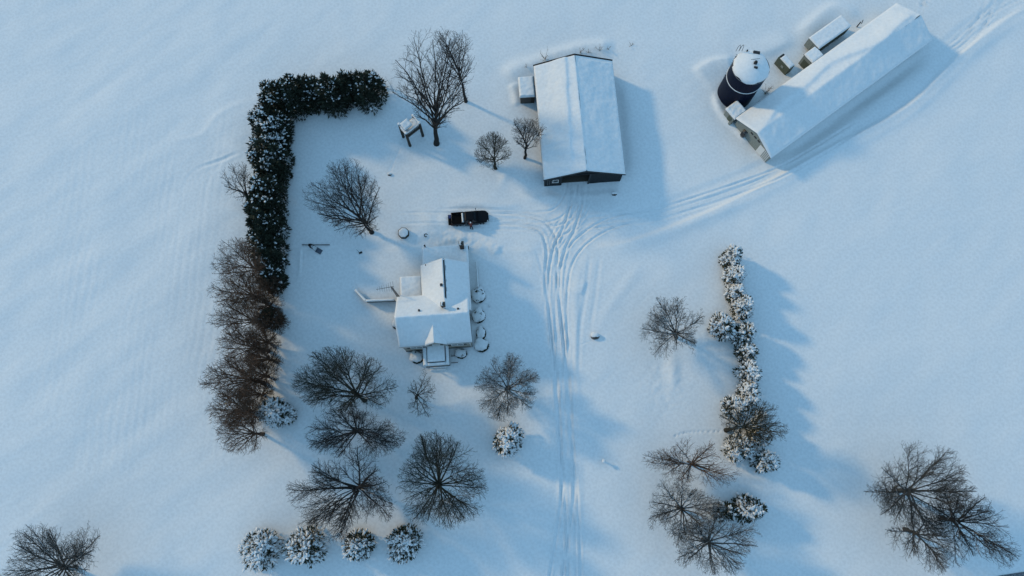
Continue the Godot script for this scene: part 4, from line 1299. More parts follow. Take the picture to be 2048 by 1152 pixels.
func make_truck() -> void:
	var t := thing("pickup_truck", "black crew cab pickup parked on the packed yard behind the farmhouse", "truck", Vector3(-6.45, gh(-6.5, -34.8) + 0.02, -34.75), deg_to_rad(5.5))
	# local +x is forward; 5.75 m long, 2 m wide
	# lower body by stations: x, half width, bottom, top
	var b := MB.new()
	var prof := [[-2.85, 0.93, 0.55, 1.08], [-2.7, 0.98, 0.48, 1.12], [-0.9, 0.99, 0.45, 1.13], [1.2, 0.99, 0.45, 1.15], [1.9, 0.98, 0.48, 1.13], [2.35, 0.93, 0.5, 1.08], [2.62, 0.82, 0.52, 1.0], [2.8, 0.62, 0.55, 0.88]]
	# forward of the bed the body is closed on top; the bed behind is an open box
	var ring := func(s):
		var x: float = s[0]; var hw: float = s[1]; var lo: float = s[2]; var hi: float = s[3]
		return [Vector3(x, lo, -hw + 0.06), Vector3(x, lo + 0.2, -hw), Vector3(x, hi - 0.16, -hw), Vector3(x, hi, -hw + 0.13), Vector3(x, hi + 0.045, 0), Vector3(x, hi, hw - 0.13), Vector3(x, hi - 0.16, hw), Vector3(x, lo + 0.2, hw), Vector3(x, lo, hw - 0.06)]
	var front := [[-0.95, 0.99, 0.45, 1.13]] + prof.slice(3)
	for k in front.size() - 1:
		var r0: Array = ring.call(front[k]); var r1: Array = ring.call(front[k + 1])
		for q in 8: b.quad(r0[q], r0[q + 1], r1[q + 1], r1[q])
		b.quad(r0[8], r0[0], r1[0], r1[8])
	for e in [0, front.size() - 1]:
		var r0: Array = ring.call(front[e])
		for q in range(1, 8):
			if e == 0: b.tri(r0[0], r0[q + 1], r0[q])
			else: b.tri(r0[0], r0[q], r0[q + 1])
	put(b, "body", M.truck_paint, t)
	# cab: tapered greenhouse
	b = MB.new()
	var lo := [Vector3(-0.92, 1.14, -0.93), Vector3(1.35, 1.15, -0.93), Vector3(1.35, 1.15, 0.93), Vector3(-0.92, 1.14, 0.93)]
	var hi := [Vector3(-0.72, 1.82, -0.7), Vector3(0.55, 1.84, -0.7), Vector3(0.55, 1.84, 0.7), Vector3(-0.72, 1.82, 0.7)]
	for k in 4: b.quad(lo[(k + 1) % 4], lo[k], hi[k], hi[(k + 1) % 4])
	var crown_ := [Vector3(-0.6, 1.88, -0.58), Vector3(0.42, 1.9, -0.58), Vector3(0.42, 1.9, 0.58), Vector3(-0.6, 1.88, 0.58)]
	for k in 4: b.quad(hi[(k + 1) % 4], hi[k], crown_[k], crown_[(k + 1) % 4])
	b.quad(crown_[3], crown_[2], crown_[1], crown_[0])
	put(b, "cab", M.truck_paint, t)
	# glass, 6 mm proud of the cab
	var pane := func(called, a, c, d, e):
		var g := MB.new()
		g.quad(a, c, d, e)
		var nn: Vector3 = (c - a).cross(d - a).normalized() * 0.006
		for q in 4: g.v[q] += nn
		g.quad(d - nn, c - nn, a - nn, e - nn)
		put(g, called, M.glass, t)
	pane.call("windscreen", Vector3(1.27, 1.2, 0.82), Vector3(1.27, 1.2, -0.82), Vector3(0.62, 1.78, -0.64), Vector3(0.62, 1.78, 0.64))
	pane.call("rear_window", Vector3(-0.9, 1.22, -0.8), Vector3(-0.9, 1.22, 0.8), Vector3(-0.74, 1.74, 0.64), Vector3(-0.74, 1.74, -0.64))
	for s in [-1.0, 1.0]:
		for g in [[-0.78, 0.1], [0.18, 0.98]]:
			var x0: float = g[0]; var x1: float = g[1]
			var xt := minf(x1, 0.5)
			var q := [Vector3(x0, 1.22, s * 0.9), Vector3(x1, 1.22, s * 0.9), Vector3(xt, 1.76, s * 0.73), Vector3(x0 + 0.1, 1.76, s * 0.73)]
			if s > 0: pane.call("side_window", q[0], q[1], q[2], q[3])
			else: pane.call("side_window", q[1], q[0], q[3], q[2])
			boxpart(t, "door_handle", M.chrome, Vector3(x0 + 0.12, 1.02, s * 1.0), Vector3(0.16, 0.035, 0.03))
		var mr := MB.new()
		mr.tube([Vector3(1.05, 1.18, s * 0.92), Vector3(1.0, 1.2, s * 1.12)], [0.03, 0.03], 5)
		mr.box(Vector3(0.98, 1.26, s * 1.2), Vector3(0.1, 0.26, 0.22))
		put(mr, "wing_mirror", M.truck_paint, t)
		boxpart(t, "headlight", M.lamp, Vector3(2.62, 0.86, s * 0.72), Vector3(0.16, 0.16, 0.26), 0.04, Basis(Vector3.UP, -s * 0.6))
		boxpart(t, "tail_lamp", M.red_lamp, Vector3(-2.83, 0.88, s * 0.88), Vector3(0.05, 0.34, 0.12), 0.0)
		boxpart(t, "running_board", M.chrome, Vector3(0.2, 0.4, s * 1.02), Vector3(2.1, 0.05, 0.18), 0.0)
		# bed side
		boxpart(t, "bed_side", M.truck_paint, Vector3(-1.9, 0.82, s * 0.93), Vector3(1.88, 0.62, 0.13), 0.03)
		for x in [-1.85, 1.75]:
			var w := MB.new()
			w.tube([Vector3(0, 0, -0.13), Vector3(0, 0, 0.13)], [0.39, 0.39], 20)
			var o := put(w, "wheel", M.tyre, t)
			o.position = Vector3(x, 0.37, s * 0.87)
			var rm := MB.new()
			rm.tube([Vector3(0, 0, s * 0.1), Vector3(0, 0, s * 0.14)], [0.24, 0.2], 14)
			put(rm, "rim", M.chrome, o)
	boxpart(t, "bed_floor", M.bed_liner, Vector3(-1.9, 0.66, 0), Vector3(1.88, 0.08, 1.74))
	boxpart(t, "bed_front", M.truck_paint, Vector3(-1.0, 0.88, 0), Vector3(0.08, 0.5, 1.74))
	boxpart(t, "tailgate", M.bed_liner, Vector3(-3.12, 0.68, 0), Vector3(0.5, 0.07, 1.66), 0.02)
	boxpart(t, "bumper", M.chrome, Vector3(-2.98, 0.46, 0), Vector3(0.2, 0.18, 1.8), 0.04)
	boxpart(t, "grille", M.dark_metal, Vector3(2.83, 0.76, 0), Vector3(0.06, 0.28, 1.0), 0.0)
	boxpart(t, "front_bumper", M.truck_paint, Vector3(2.76, 0.52, 0), Vector3(0.2, 0.2, 1.3), 0.06)
	var sb := flat_snow(t, Vector3(-1.12, 1.13, -0.02), 0.3, 1.5, 0.2, 0, 0, 2.0, "snow_strip", 0.06)
	sb.set_meta("label", "strip of snow left along the front of the bed")
	var sc := thing("storage_tote", "blue plastic tote resting on the lowered tailgate of the pickup", "tote", t.position + t.basis * Vector3(-3.1, 0.715, -0.45), deg_to_rad(5.5))
	boxpart(sc, "tote_body", M.blue_plastic, Vector3(0, 0.12, 0), Vector3(0.34, 0.24, 0.5), 0.03)
	boxpart(sc, "tote_lid", M.blue_plastic, Vector3(0, 0.26, 0), Vector3(0.38, 0.04, 0.54), 0.01)

func make_people() -> void:
	var red := Color(0.13, 0.03, 0.025); var dark := Color(0.012, 0.012, 0.016); var skin := Color(0.42, 0.24, 0.17); var boot := Color(0.01, 0.009, 0.008); var glove := Color(0.012, 0.012, 0.012)
	# person brushing the truck: leans over towards the cab (local -z), arms out
	var ty := gh(-6.2, -33.3)
	var a := thing("person", "person in dark red jacket and white knit hat leaning over the pickup", "person", Vector3(-6.25, ty, -33.28), deg_to_rad(8))
	var bones := [
		[Vector3(-0.14, 0.06, 0.08), Vector3(-0.14, 0.04, -0.12), 0.055, 0.045, boot], [Vector3(0.2, 0.06, 0.22), Vector3(0.21, 0.04, 0.02), 0.055, 0.045, boot],
		[Vector3(-0.14, 0.1, 0.08), Vector3(-0.13, 0.5, 0.02), 0.062, 0.072, dark], [Vector3(-0.13, 0.5, 0.02), Vector3(-0.1, 0.92, -0.02), 0.075, 0.105, dark],
		[Vector3(0.2, 0.1, 0.22), Vector3(0.15, 0.5, 0.1), 0.062, 0.072, dark], [Vector3(0.15, 0.5, 0.1), Vector3(0.1, 0.92, 0.0), 0.075, 0.105, dark],
		[Vector3(-0.07, 0.95, -0.02), Vector3(0.07, 0.95, -0.02), 0.13, 0.13, dark],
		[Vector3(0, 1.0, -0.04), Vector3(0, 1.2, -0.14), 0.155, 0.165, red], [Vector3(-0.08, 1.34, -0.22), Vector3(0.08, 1.34, -0.22), 0.145, 0.145, red],
		[Vector3(-0.17, 1.4, -0.25), Vector3(-0.26, 1.3, -0.5), 0.072, 0.055, red], [Vector3(-0.26, 1.3, -0.5), Vector3(-0.22, 1.42, -0.72), 0.055, 0.042, red],
		[Vector3(0.17, 1.4, -0.25), Vector3(0.27, 1.25, -0.45), 0.072, 0.055, red], [Vector3(0.27, 1.25, -0.45), Vector3(0.22, 1.28, -0.68), 0.055, 0.042, red],
		[Vector3(0, 1.44, -0.27), Vector3(0, 1.54, -0.33), 0.055, 0.052, skin], [Vector3(0, 1.6, -0.36), Vector3(0, 1.68, -0.38), 0.082, 0.09, skin],
		[Vector3(0, 1.6, -0.45), Vector3(0, 1.62, -0.475), 0.016, 0.012, skin], [Vector3(-0.085, 1.63, -0.36), Vector3(-0.09, 1.65, -0.36), 0.018, 0.018, skin], [Vector3(0.085, 1.63, -0.36), Vector3(0.09, 1.65, -0.36), 0.018, 0.018, skin]]
	var mb := body_mesh(bones, 0.022)
	hand(mb, Vector3(-0.22, 1.42, -0.71), Basis(Vector3(0, 0.2, -1).normalized(), Vector3(0, 1, 0.2).normalized(), Vector3(1, 0, 0)), 1.0, 0.3, glove)
	hand(mb, Vector3(0.22, 1.28, -0.67), Basis(Vector3(0, 0.1, -1).normalized(), Vector3(0, 1, 0.1).normalized(), Vector3(1, 0, 0)), -1.0, 0.3, glove)
	put(mb, "body", M.clothes, a)
	var hat := MB.new()
	hat.blob(Vector3(0, 1.71, -0.37), Basis(Vector3(0.115, 0, 0), Vector3(0, 0.11, -0.02), Vector3(0, 0.02, 0.12)), 14, 9)
	hat.blob(Vector3(0, 1.83, -0.38), Basis.from_scale(Vector3(0.045, 0.04, 0.045)), 8, 6)
	put(hat, "hat", M.wool, a)
	# person pushing a snow scoop
	ty = gh(-30.6, -30.2)
	var turn := -0.5
	var p := thing("person", "person in black winter clothes pushing a wide snow scoop", "person", Vector3(-30.75, ty, -30.3), turn)
	# local +x is the way they push
	var black := Color(0.010, 0.010, 0.013)
	bones = [
		[Vector3(-0.32, 0.06, -0.1), Vector3(-0.14, 0.04, -0.11), 0.055, 0.045, boot], [Vector3(0.12, 0.06, 0.12), Vector3(0.32, 0.04, 0.13), 0.055, 0.045, boot],
		[Vector3(-0.32, 0.1, -0.1), Vector3(-0.12, 0.48, -0.1), 0.062, 0.072, black], [Vector3(-0.12, 0.48, -0.1), Vector3(-0.08, 0.88, -0.09), 0.078, 0.11, black],
		[Vector3(0.12, 0.1, 0.12), Vector3(0.12, 0.5, 0.11), 0.062, 0.072, black], [Vector3(0.12, 0.5, 0.11), Vector3(-0.06, 0.88, 0.09), 0.078, 0.11, black],
		[Vector3(-0.08, 0.92, -0.06), Vector3(-0.08, 0.92, 0.06), 0.135, 0.135, black],
		[Vector3(-0.05, 0.97, 0), Vector3(0.1, 1.16, 0), 0.165, 0.175, black], [Vector3(0.2, 1.28, -0.09), Vector3(0.2, 1.28, 0.09), 0.15, 0.15, black],
		[Vector3(0.24, 1.33, -0.19), Vector3(0.34, 1.08, -0.27), 0.075, 0.058, black], [Vector3(0.34, 1.08, -0.27), Vector3(0.56, 0.98, -0.25), 0.055, 0.043, black],
		[Vector3(0.24, 1.33, 0.19), Vector3(0.34, 1.08, 0.27), 0.075, 0.058, black], [Vector3(0.34, 1.08, 0.27), Vector3(0.56, 0.98, 0.25), 0.055, 0.043, black],
		[Vector3(0.27, 1.38, 0), Vector3(0.33, 1.47, 0), 0.055, 0.052, skin], [Vector3(0.38, 1.52, 0), Vector3(0.4, 1.6, 0), 0.082, 0.09, skin],
		[Vector3(0.475, 1.53, 0), Vector3(0.5, 1.54, 0), 0.016, 0.012, skin], [Vector3(0.38, 1.55, -0.088), Vector3(0.38, 1.57, -0.09), 0.018, 0.018, skin], [Vector3(0.38, 1.55, 0.088), Vector3(0.38, 1.57, 0.09), 0.018, 0.018, skin]]
	mb = body_mesh(bones, 0.022)
	hand(mb, Vector3(0.55, 0.985, -0.25), Basis(Vector3(1, -0.15, 0).normalized(), Vector3(0.15, 1, 0).normalized(), Vector3(0, 0, 1)), 1.0, 0.75, glove)
	hand(mb, Vector3(0.55, 0.985, 0.25), Basis(Vector3(1, -0.15, 0).normalized(), Vector3(0.15, 1, 0).normalized(), Vector3(0, 0, 1)), -1.0, 0.75, glove)
	put(mb, "body", M.clothes, p)
	hat = MB.new()
	hat.blob(Vector3(0.39, 1.63, 0), Basis(Vector3(0.12, -0.02, 0), Vector3(0.02, 0.105, 0), Vector3(0, 0, 0.115)), 14, 9)
	put(hat, "hat", M.black_wool, p)
	var s := thing("snow_scoop", "wide grey push scoop with bow handle on the cleared snow", "scoop", p.position + p.basis * Vector3(1.05, 0.03, 0), turn)
	var bow := MB.new()
	bow.tube([Vector3(0.05, 0.2, -0.33), Vector3(-0.42, 0.95, -0.27), Vector3(-0.47, 0.98, -0.2), Vector3(-0.47, 0.98, 0.2), Vector3(-0.42, 0.95, 0.27), Vector3(0.05, 0.2, 0.33)], [0.018, 0.018, 0.018, 0.018, 0.018, 0.018], 6)
	put(bow, "bow_handle", M.dark_metal, s)
	var tray := MB.new()
	tray.box(Vector3(0.42, 0.05, 0), Vector3(0.85, 0.025, 0.74)); tray.box(Vector3(0.0, 0.17, 0), Vector3(0.03, 0.26, 0.74))
	for q in [-0.36, 0.36]: tray.box(Vector3(0.3, 0.13, q), Vector3(0.58, 0.14, 0.025))
	put(tray, "tray", M.scoop, s)

func make_small_things() -> void:
	# play tower on log legs
	var t := thing("play_tower", "raised log platform with snowy deck and baluster rail beside the tall twin tree", "play tower", Vector3(-16.17, gh(-16.2, -47.0), -47.02))
	var e1 := Vector3(2.09, 0, -1.8) * 0.95
	var e2 := Vector3(-1.1, 0, -1.5)
	var legs := [Vector3.ZERO, e1, e1 + e2, e2]
	for k in 4:
		var b := MB.new()
		b.tube([legs[k] + Vector3(0, -0.3, 0), legs[k] + Vector3(0, 2.0, 0), legs[k] + Vector3(0, 4.6 if k != 2 else 4.0, 0)], [0.23, 0.21, 0.19], 10)
		var o := put(b, "log_leg", M.log, t)
		var c := MB.new()
		c.blob(legs[k] + Vector3(0, 4.62 if k != 2 else 4.02, 0), Basis.from_scale(Vector3(0.24, 0.16, 0.24)), 10, 6)
		put(c, "snow_cap", M.snow, o)
	var bs := Basis(e1.normalized(), Vector3.UP, e1.normalized().cross(Vector3.UP))
	var mid := (e1 + e2) * 0.5
	for f in [0.0, 1.0]:
		boxpart(t, "beam", M.log, e1 * 0.5 + e2 * f + Vector3(0, 3.15, 0), Vector3(e1.length() + 0.3, 0.4, 0.2), 0.03, bs)
	for k in 9: boxpart(t, "deck_board", M.grey_wood, mid + e1 * (k / 8.0 - 0.5) * 1.0 + Vector3(0, 3.4, 0), Vector3(0.27, 0.06, 1.9), 0.0, bs)
	boxpart(t, "hand_rail", M.grey_wood, e1 * 0.5 + Vector3(0, 4.25, 0), Vector3(e1.length(), 0.08, 0.1), 0.0, bs)
	boxpart(t, "hand_rail", M.grey_wood, e1 * 0.5 + Vector3(0, 3.6, 0), Vector3(e1.length(), 0.08, 0.08), 0.0, bs)
	for k in 10: boxpart(t, "baluster", M.grey_wood, e1 * ((k + 0.5) / 10.0) + Vector3(0, 3.92, 0), Vector3(0.09, 0.56, 0.05), 0.0, bs)
	for f in [0.0, 1.0]:
		var bb := Basis(e2.normalized(), Vector3.UP, e2.normalized().cross(Vector3.UP))
		boxpart(t, "hand_rail", M.grey_wood, e1 * f + e2 * 0.5 + Vector3(0, 4.25, 0), Vector3(e2.length(), 0.08, 0.09), 0.0, bb)
		var rs := flat_snow(t, e1 * f + e2 * 0.5 + Vector3(0, 4.29, 0), e2.length(), 0.24, 0.16, 0, 0, f * 3.0, "rail_snow", 0.07)
		rs.basis = bb
	var ds := flat_snow(t, mid + Vector3(0, 3.43, 0), e1.length() * 1.05, 1.75, 0.38, -0.03, 0.05, 4.0, "deck_snow", 0.1)
	ds.basis = bs
	var rl := flat_snow(t, e1 * 0.5 + Vector3(0, 4.29, 0), e1.length(), 0.18, 0.09, 0, 0, 7.0, "rail_snow", 0.07)
	rl.basis = bs
	var rf := boxpart(t, "roof_panel", M.grey_wood, e2 * 0.62 + e1 * 0.32 + Vector3(0, 4.45, 0), Vector3(1.5, 0.07, 1.35), 0.0, bs)
	rf.rotate_object_local(Vector3.RIGHT, 0.12)
	flat_snow(rf, Vector3(0, 0.035, 0), 1.5, 1.35, 0.26, 0, 0, 2.0, "roof_snow", 0.1)
	# octagonal planter
	var o := thing("octagonal_planter", "octagonal snow-filled planter ring on the lawn beside the shovelled path", "planter", Vector3(-16.61, gh(-16.61, -32.36) - 0.05, -32.36))
	for k in 8:
		var a := TAU * (k + 0.5) / 8
		boxpart(o, "side_board", M.log, Vector3(cos(a) * 0.76, 0.32, sin(a) * 0.76), Vector3(0.07, 0.8, 0.64), 0.0, Basis(Vector3.UP, -a))
	var sn := MB.new()
	sn.lathe(Vector3(0, 0.62, 0), [Vector2(0.78, 0.02), Vector2(0.77, 0.12), Vector2(0.62, 0.2), Vector2(0.3, 0.24), Vector2(0.01, 0.25)], 8)
	put(sn, "snow_fill", M.snow, o)
	o.rotation.y = PI / 8
	# tyre half sunk in the shovelled snow
	o = thing("sunken_tyre", "small dark tyre half sunk in rough shovelled snow near the pickup", "tyre", Vector3(-13.22, gh(-13.22, -32.12), -32.12))
	var ty := MB.new()
	var pts := []; var rad := []
	for k in 15:
		var a := TAU * 0.78 * k / 14.0 + 1.0
		pts.append(Vector3(cos(a) * 0.24, 0.04, sin(a) * 0.24)); rad.append(0.06)
	ty.tube(pts, rad, 7)
	put(ty, "tyre_ring", M.tyre, o)
	# snow shovel lying on the lawn
	o = thing("snow_shovel", "dark long-handled shovel lying on the lawn beside the shovelled path", "shovel", Vector3(-23.23, gh(-23.2, -29.3) + 0.06, -29.33), 0.35)
	boxpart(o, "blade", M.dark_metal, Vector3(0.1, 0.02, 0), Vector3(0.5, 0.05, 0.3), 0.0)
	var hd := MB.new()
	hd.tube([Vector3(0.0, 0.04, 0), Vector3(-0.35, 0.12, -0.7)], [0.022, 0.022], 6)
	put(hd, "handle", M.grey_wood, o)
	# boulder, marker post and stones
	stone("boulder", "snow-hooded boulder showing its dark face beside the driveway", Vector3(12.33, 0, -16.4), 0.62, 0.45, 3)
	stone("field_stone", "small snowy stone on the trodden line from the play tower", Vector3(-19.22, 0, -42.12), 0.32, 0.26, 5)
	stone("field_stone", "low dark stone in the snow before the barn's shut front wall", Vector3(15.9, 0, -38.79), 0.4, 0.28, 8)
	o = thing("marker_post", "lone short post with round snow cap beside the driveway's southern stretch", "post", Vector3(13.0, gh(13.0, 1.5), 1.53))
	var mp := MB.new()
	mp.tube([Vector3(0, -0.3, 0), Vector3(0, 0.75, 0)], [0.13, 0.12], 10)
	put(mp, "post", M.log, o)
	var mc := MB.new()
	mc.blob(Vector3(0, 0.86, 0), Basis.from_scale(Vector3(0.3, 0.2, 0.28)), 14, 8)
	put(mc, "snow_cap", M.snow, o)
	o = thing("snow_post", "knee-high snow-capped stake on the east lawn of the farmhouse", "post", Vector3(-3.38, 0, -21.06))
	o.position.y = gh(o.position.x, o.position.z)
	mp = MB.new()
	mp.tube([Vector3(0, -0.2, 0), Vector3(0, 0.3, 0)], [0.07, 0.06], 8)
	put(mp, "post", M.log, o)
	mc = MB.new()
	mc.blob(Vector3(0, 0.34, 0), Basis.from_scale(Vector3(0.13, 0.08, 0.13)), 10, 6)
	put(mc, "snow_cap", M.snow, o)
	# low board along the cleared rink
	o = thing("rink_board", "low dark board edging the cleared rink behind the scoop", "board", Vector3(-30.03, 0, -30.60), 0.0)
	o.position.y = gh(o.position.x, o.position.z)
	for k in 3: boxpart(o, "plank", M.log, Vector3(-1.42 + k * 1.42, 0.06, 0), Vector3(1.4, 0.26, 0.05), 0.0)
	# public road at the edge of the farm
	var rd := MB.new()
	var rp := [Vector3(58.77, 0, 18.73), Vector3(67.32, 0, 16.80), Vector3(75.08, 0, 15.76), Vector3(95.63, 0, 13.54)]
	for k in 3:
		for s in 12:
			var a0: Vector3 = rp[k].lerp(rp[k + 1], s / 12.0); var a1: Vector3 = rp[k].lerp(rp[k + 1], (s + 1) / 12.0)
			var sd := Vector3(0.12, 0, 1.0)
			var y := func(q): return Vector3(q.x, gh(q.x, q.z) + 0.05, q.z)
			rd.quad(y.call(a0 + sd * 4.0), y.call(a1 + sd * 4.0), y.call(a1), y.call(a0))
	var ro := put(rd, "road", mat(lin(0.30, 0.31, 0.33), 0.9, noise_tex(0.04, 256, 40, ramp2(Color(0.45, 0.45, 0.47), Color(1, 1, 1))), 0.3), self)
	ro.set_meta("kind", "structure")
	ro.set_meta("label", "snow-packed road past the farm")
	# dead weeds
	weed("tallest dead weed, spreading from the drift behind the barn's west end", 5.39, -61.88, 2.2, 9, 0)
	weed("dead weed by the middle of the barn's back wall", 11.13, -63.15, 1.2, 6, 1)
	weed("thin dead weed next to the barn's ridge end", 12.44, -63.25, 1.0, 5, 2)
	weed("dead weed poking from the drift behind the barn's east corner", 14.25, -63.52, 1.1, 6, 3)
	weed("short dead weed in the drift beyond the barn's east corner", 15.66, -63.88, 1.0, 5, 4)
	weed("last dead weed off the barn's back east corner", 19.54, -64.62, 0.9, 4, 5)
	weed("dead weed clump at the silo's east foot", 40.84, -56.15, 1.7, 14, 6)
	weed("dead weed on top of the shed's drift", 2.28, -60.62, 0.9, 4, 7)

func weed(label: String, x: float, z: float, hgt: float, n: int, sd: int) -> void:
	rng.seed = sd + 77
	var o := thing("dead_weed", label, "weed", Vector3(x, gh(x, z) - 0.05, z), 0.0, "dead weeds standing out of the drifts")
	var b := MB.new()
	for k in n:
		var d := (Vector3(rng.randf_range(-1, 1), rng.randf_range(0.6, 1.6), rng.randf_range(-1, 1))).normalized()
		var q := d * hgt * rng.randf_range(0.5, 1.0)
		b.tube([Vector3.ZERO, q * 0.6, q + Vector3(d.x, -0.1, d.z) * 0.15], [0.025, 0.018, 0.01], 3, false)
		for s in 3:
			var p := q * rng.randf_range(0.4, 0.95)
			b.tube([p, p + (d + rand_dir() * 0.8).normalized() * hgt * 0.3], [0.014, 0.008], 3, false)
	put(b, "stems", M.straw, o)

func stone(called: String, label: String, at: Vector3, r: float, h: float, sd: int) -> void:
	rng.seed = sd
	var o := thing(called, label, "stone", Vector3(at.x, gh(at.x, at.z) - 0.05, at.z))
	var b := MB.new()
	b.blob(Vector3(0, h * 0.35, 0), Basis.from_scale(Vector3(r, h, r * 0.75)), 12, 8)
	var c := MB.new()
	c.blob(Vector3(-r * 0.05, h * 0.85, -r * 0.3), Basis.from_scale(Vector3(r * 1.05, h * 0.62, r * 0.72)), 16, 10)
	for m in [b, c]:
		for k in m.v.size():
			m.v[k] *= 1.0 + 0.2 * nz2.get_noise_3d(m.v[k].x * 20 + sd, m.v[k].y * 20, m.v[k].z * 20)
	put(b, "rock", M.stone, o)
	put(c, "snow_cap", M.snow, o)

func _ready() -> void:
	# camera: a drone a hundred metres up, tipped a little to the north
	var cam := Camera3D.new()
	cam.name = "camera"
	cam.position = Vector3(0, 103, 0)
	cam.rotation_degrees = Vector3(-90.0 + 13.0305, 0, 0)
	cam.fov = 44.7273
	cam.near = 0.5
	cam.far = 4000
	add_child(cam)
	cam.current = true
	# low winter sun in the north-west corner of the picture, deep blue sky
	var we := WorldEnvironment.new()
	we.name = "environment"
	var env := Environment.new()
	env.background_mode = Environment.BG_SKY
	var sky := Sky.new()
	var sm := ProceduralSkyMaterial.new()
	sm.sky_top_color = Color(0.502, 0.684, 0.828)
	sm.sky_horizon_color = Color(0.615, 0.752, 0.845)
	sm.sky_curve = 0.15
	sm.ground_bottom_color = Color(0.5, 0.62, 0.74)
	sm.ground_horizon_color = Color(0.5, 0.62, 0.76)
	sm.sun_angle_max = 1.0
	sky.sky_material = sm
	env.sky = sky
	env.background_energy_multiplier = 1.2
	env.tonemap_mode = Environment.TONE_MAPPER_LINEAR
	env.tonemap_exposure = 0.94
	env.sdfgi_enabled = true
	env.ssao_enabled = true
	env.ssil_enabled = true
	we.environment = env
	add_child(we)
	var sun := DirectionalLight3D.new()
	sun.name = "sun"
	var el := deg_to_rad(24.0); var az := deg_to_rad(27.0)
	sun.look_at_from_position(Vector3.ZERO, Vector3(cos(az) * cos(el), -sin(el), sin(az) * cos(el)))
	sun.light_energy = 0.6
	sun.light_color = Color(0.97, 0.855, 0.65)
	sun.light_angular_distance = 5.0
	sun.shadow_enabled = true
	add_child(sun)
	nz.seed = 3; nz.frequency = 0.045; nz.fractal_octaves = 3
	nz2.seed = 8; nz2.frequency = 0.06; nz2.fractal_octaves = 2
	make_materials()
	make_ground()
	print("ground ", xs.size(), " x ", zs.size(), " ", Time.get_ticks_msec())
	make_house()
	make_barn()
	make_long_barn()
	make_silo()
	print("buildings ", Time.get_ticks_msec())
	make_trees()
	print("trees ", Time.get_ticks_msec())
	make_yard_fence()
	make_truck()
	make_people()
	make_small_things()
	print("all ", Time.get_ticks_msec())
	var tri := 0
	for o in find_children("*", "MeshInstance3D", true, false):
		tri += o.mesh.surface_get_array_index_len(0) / 3
	print("triangles ", tri)

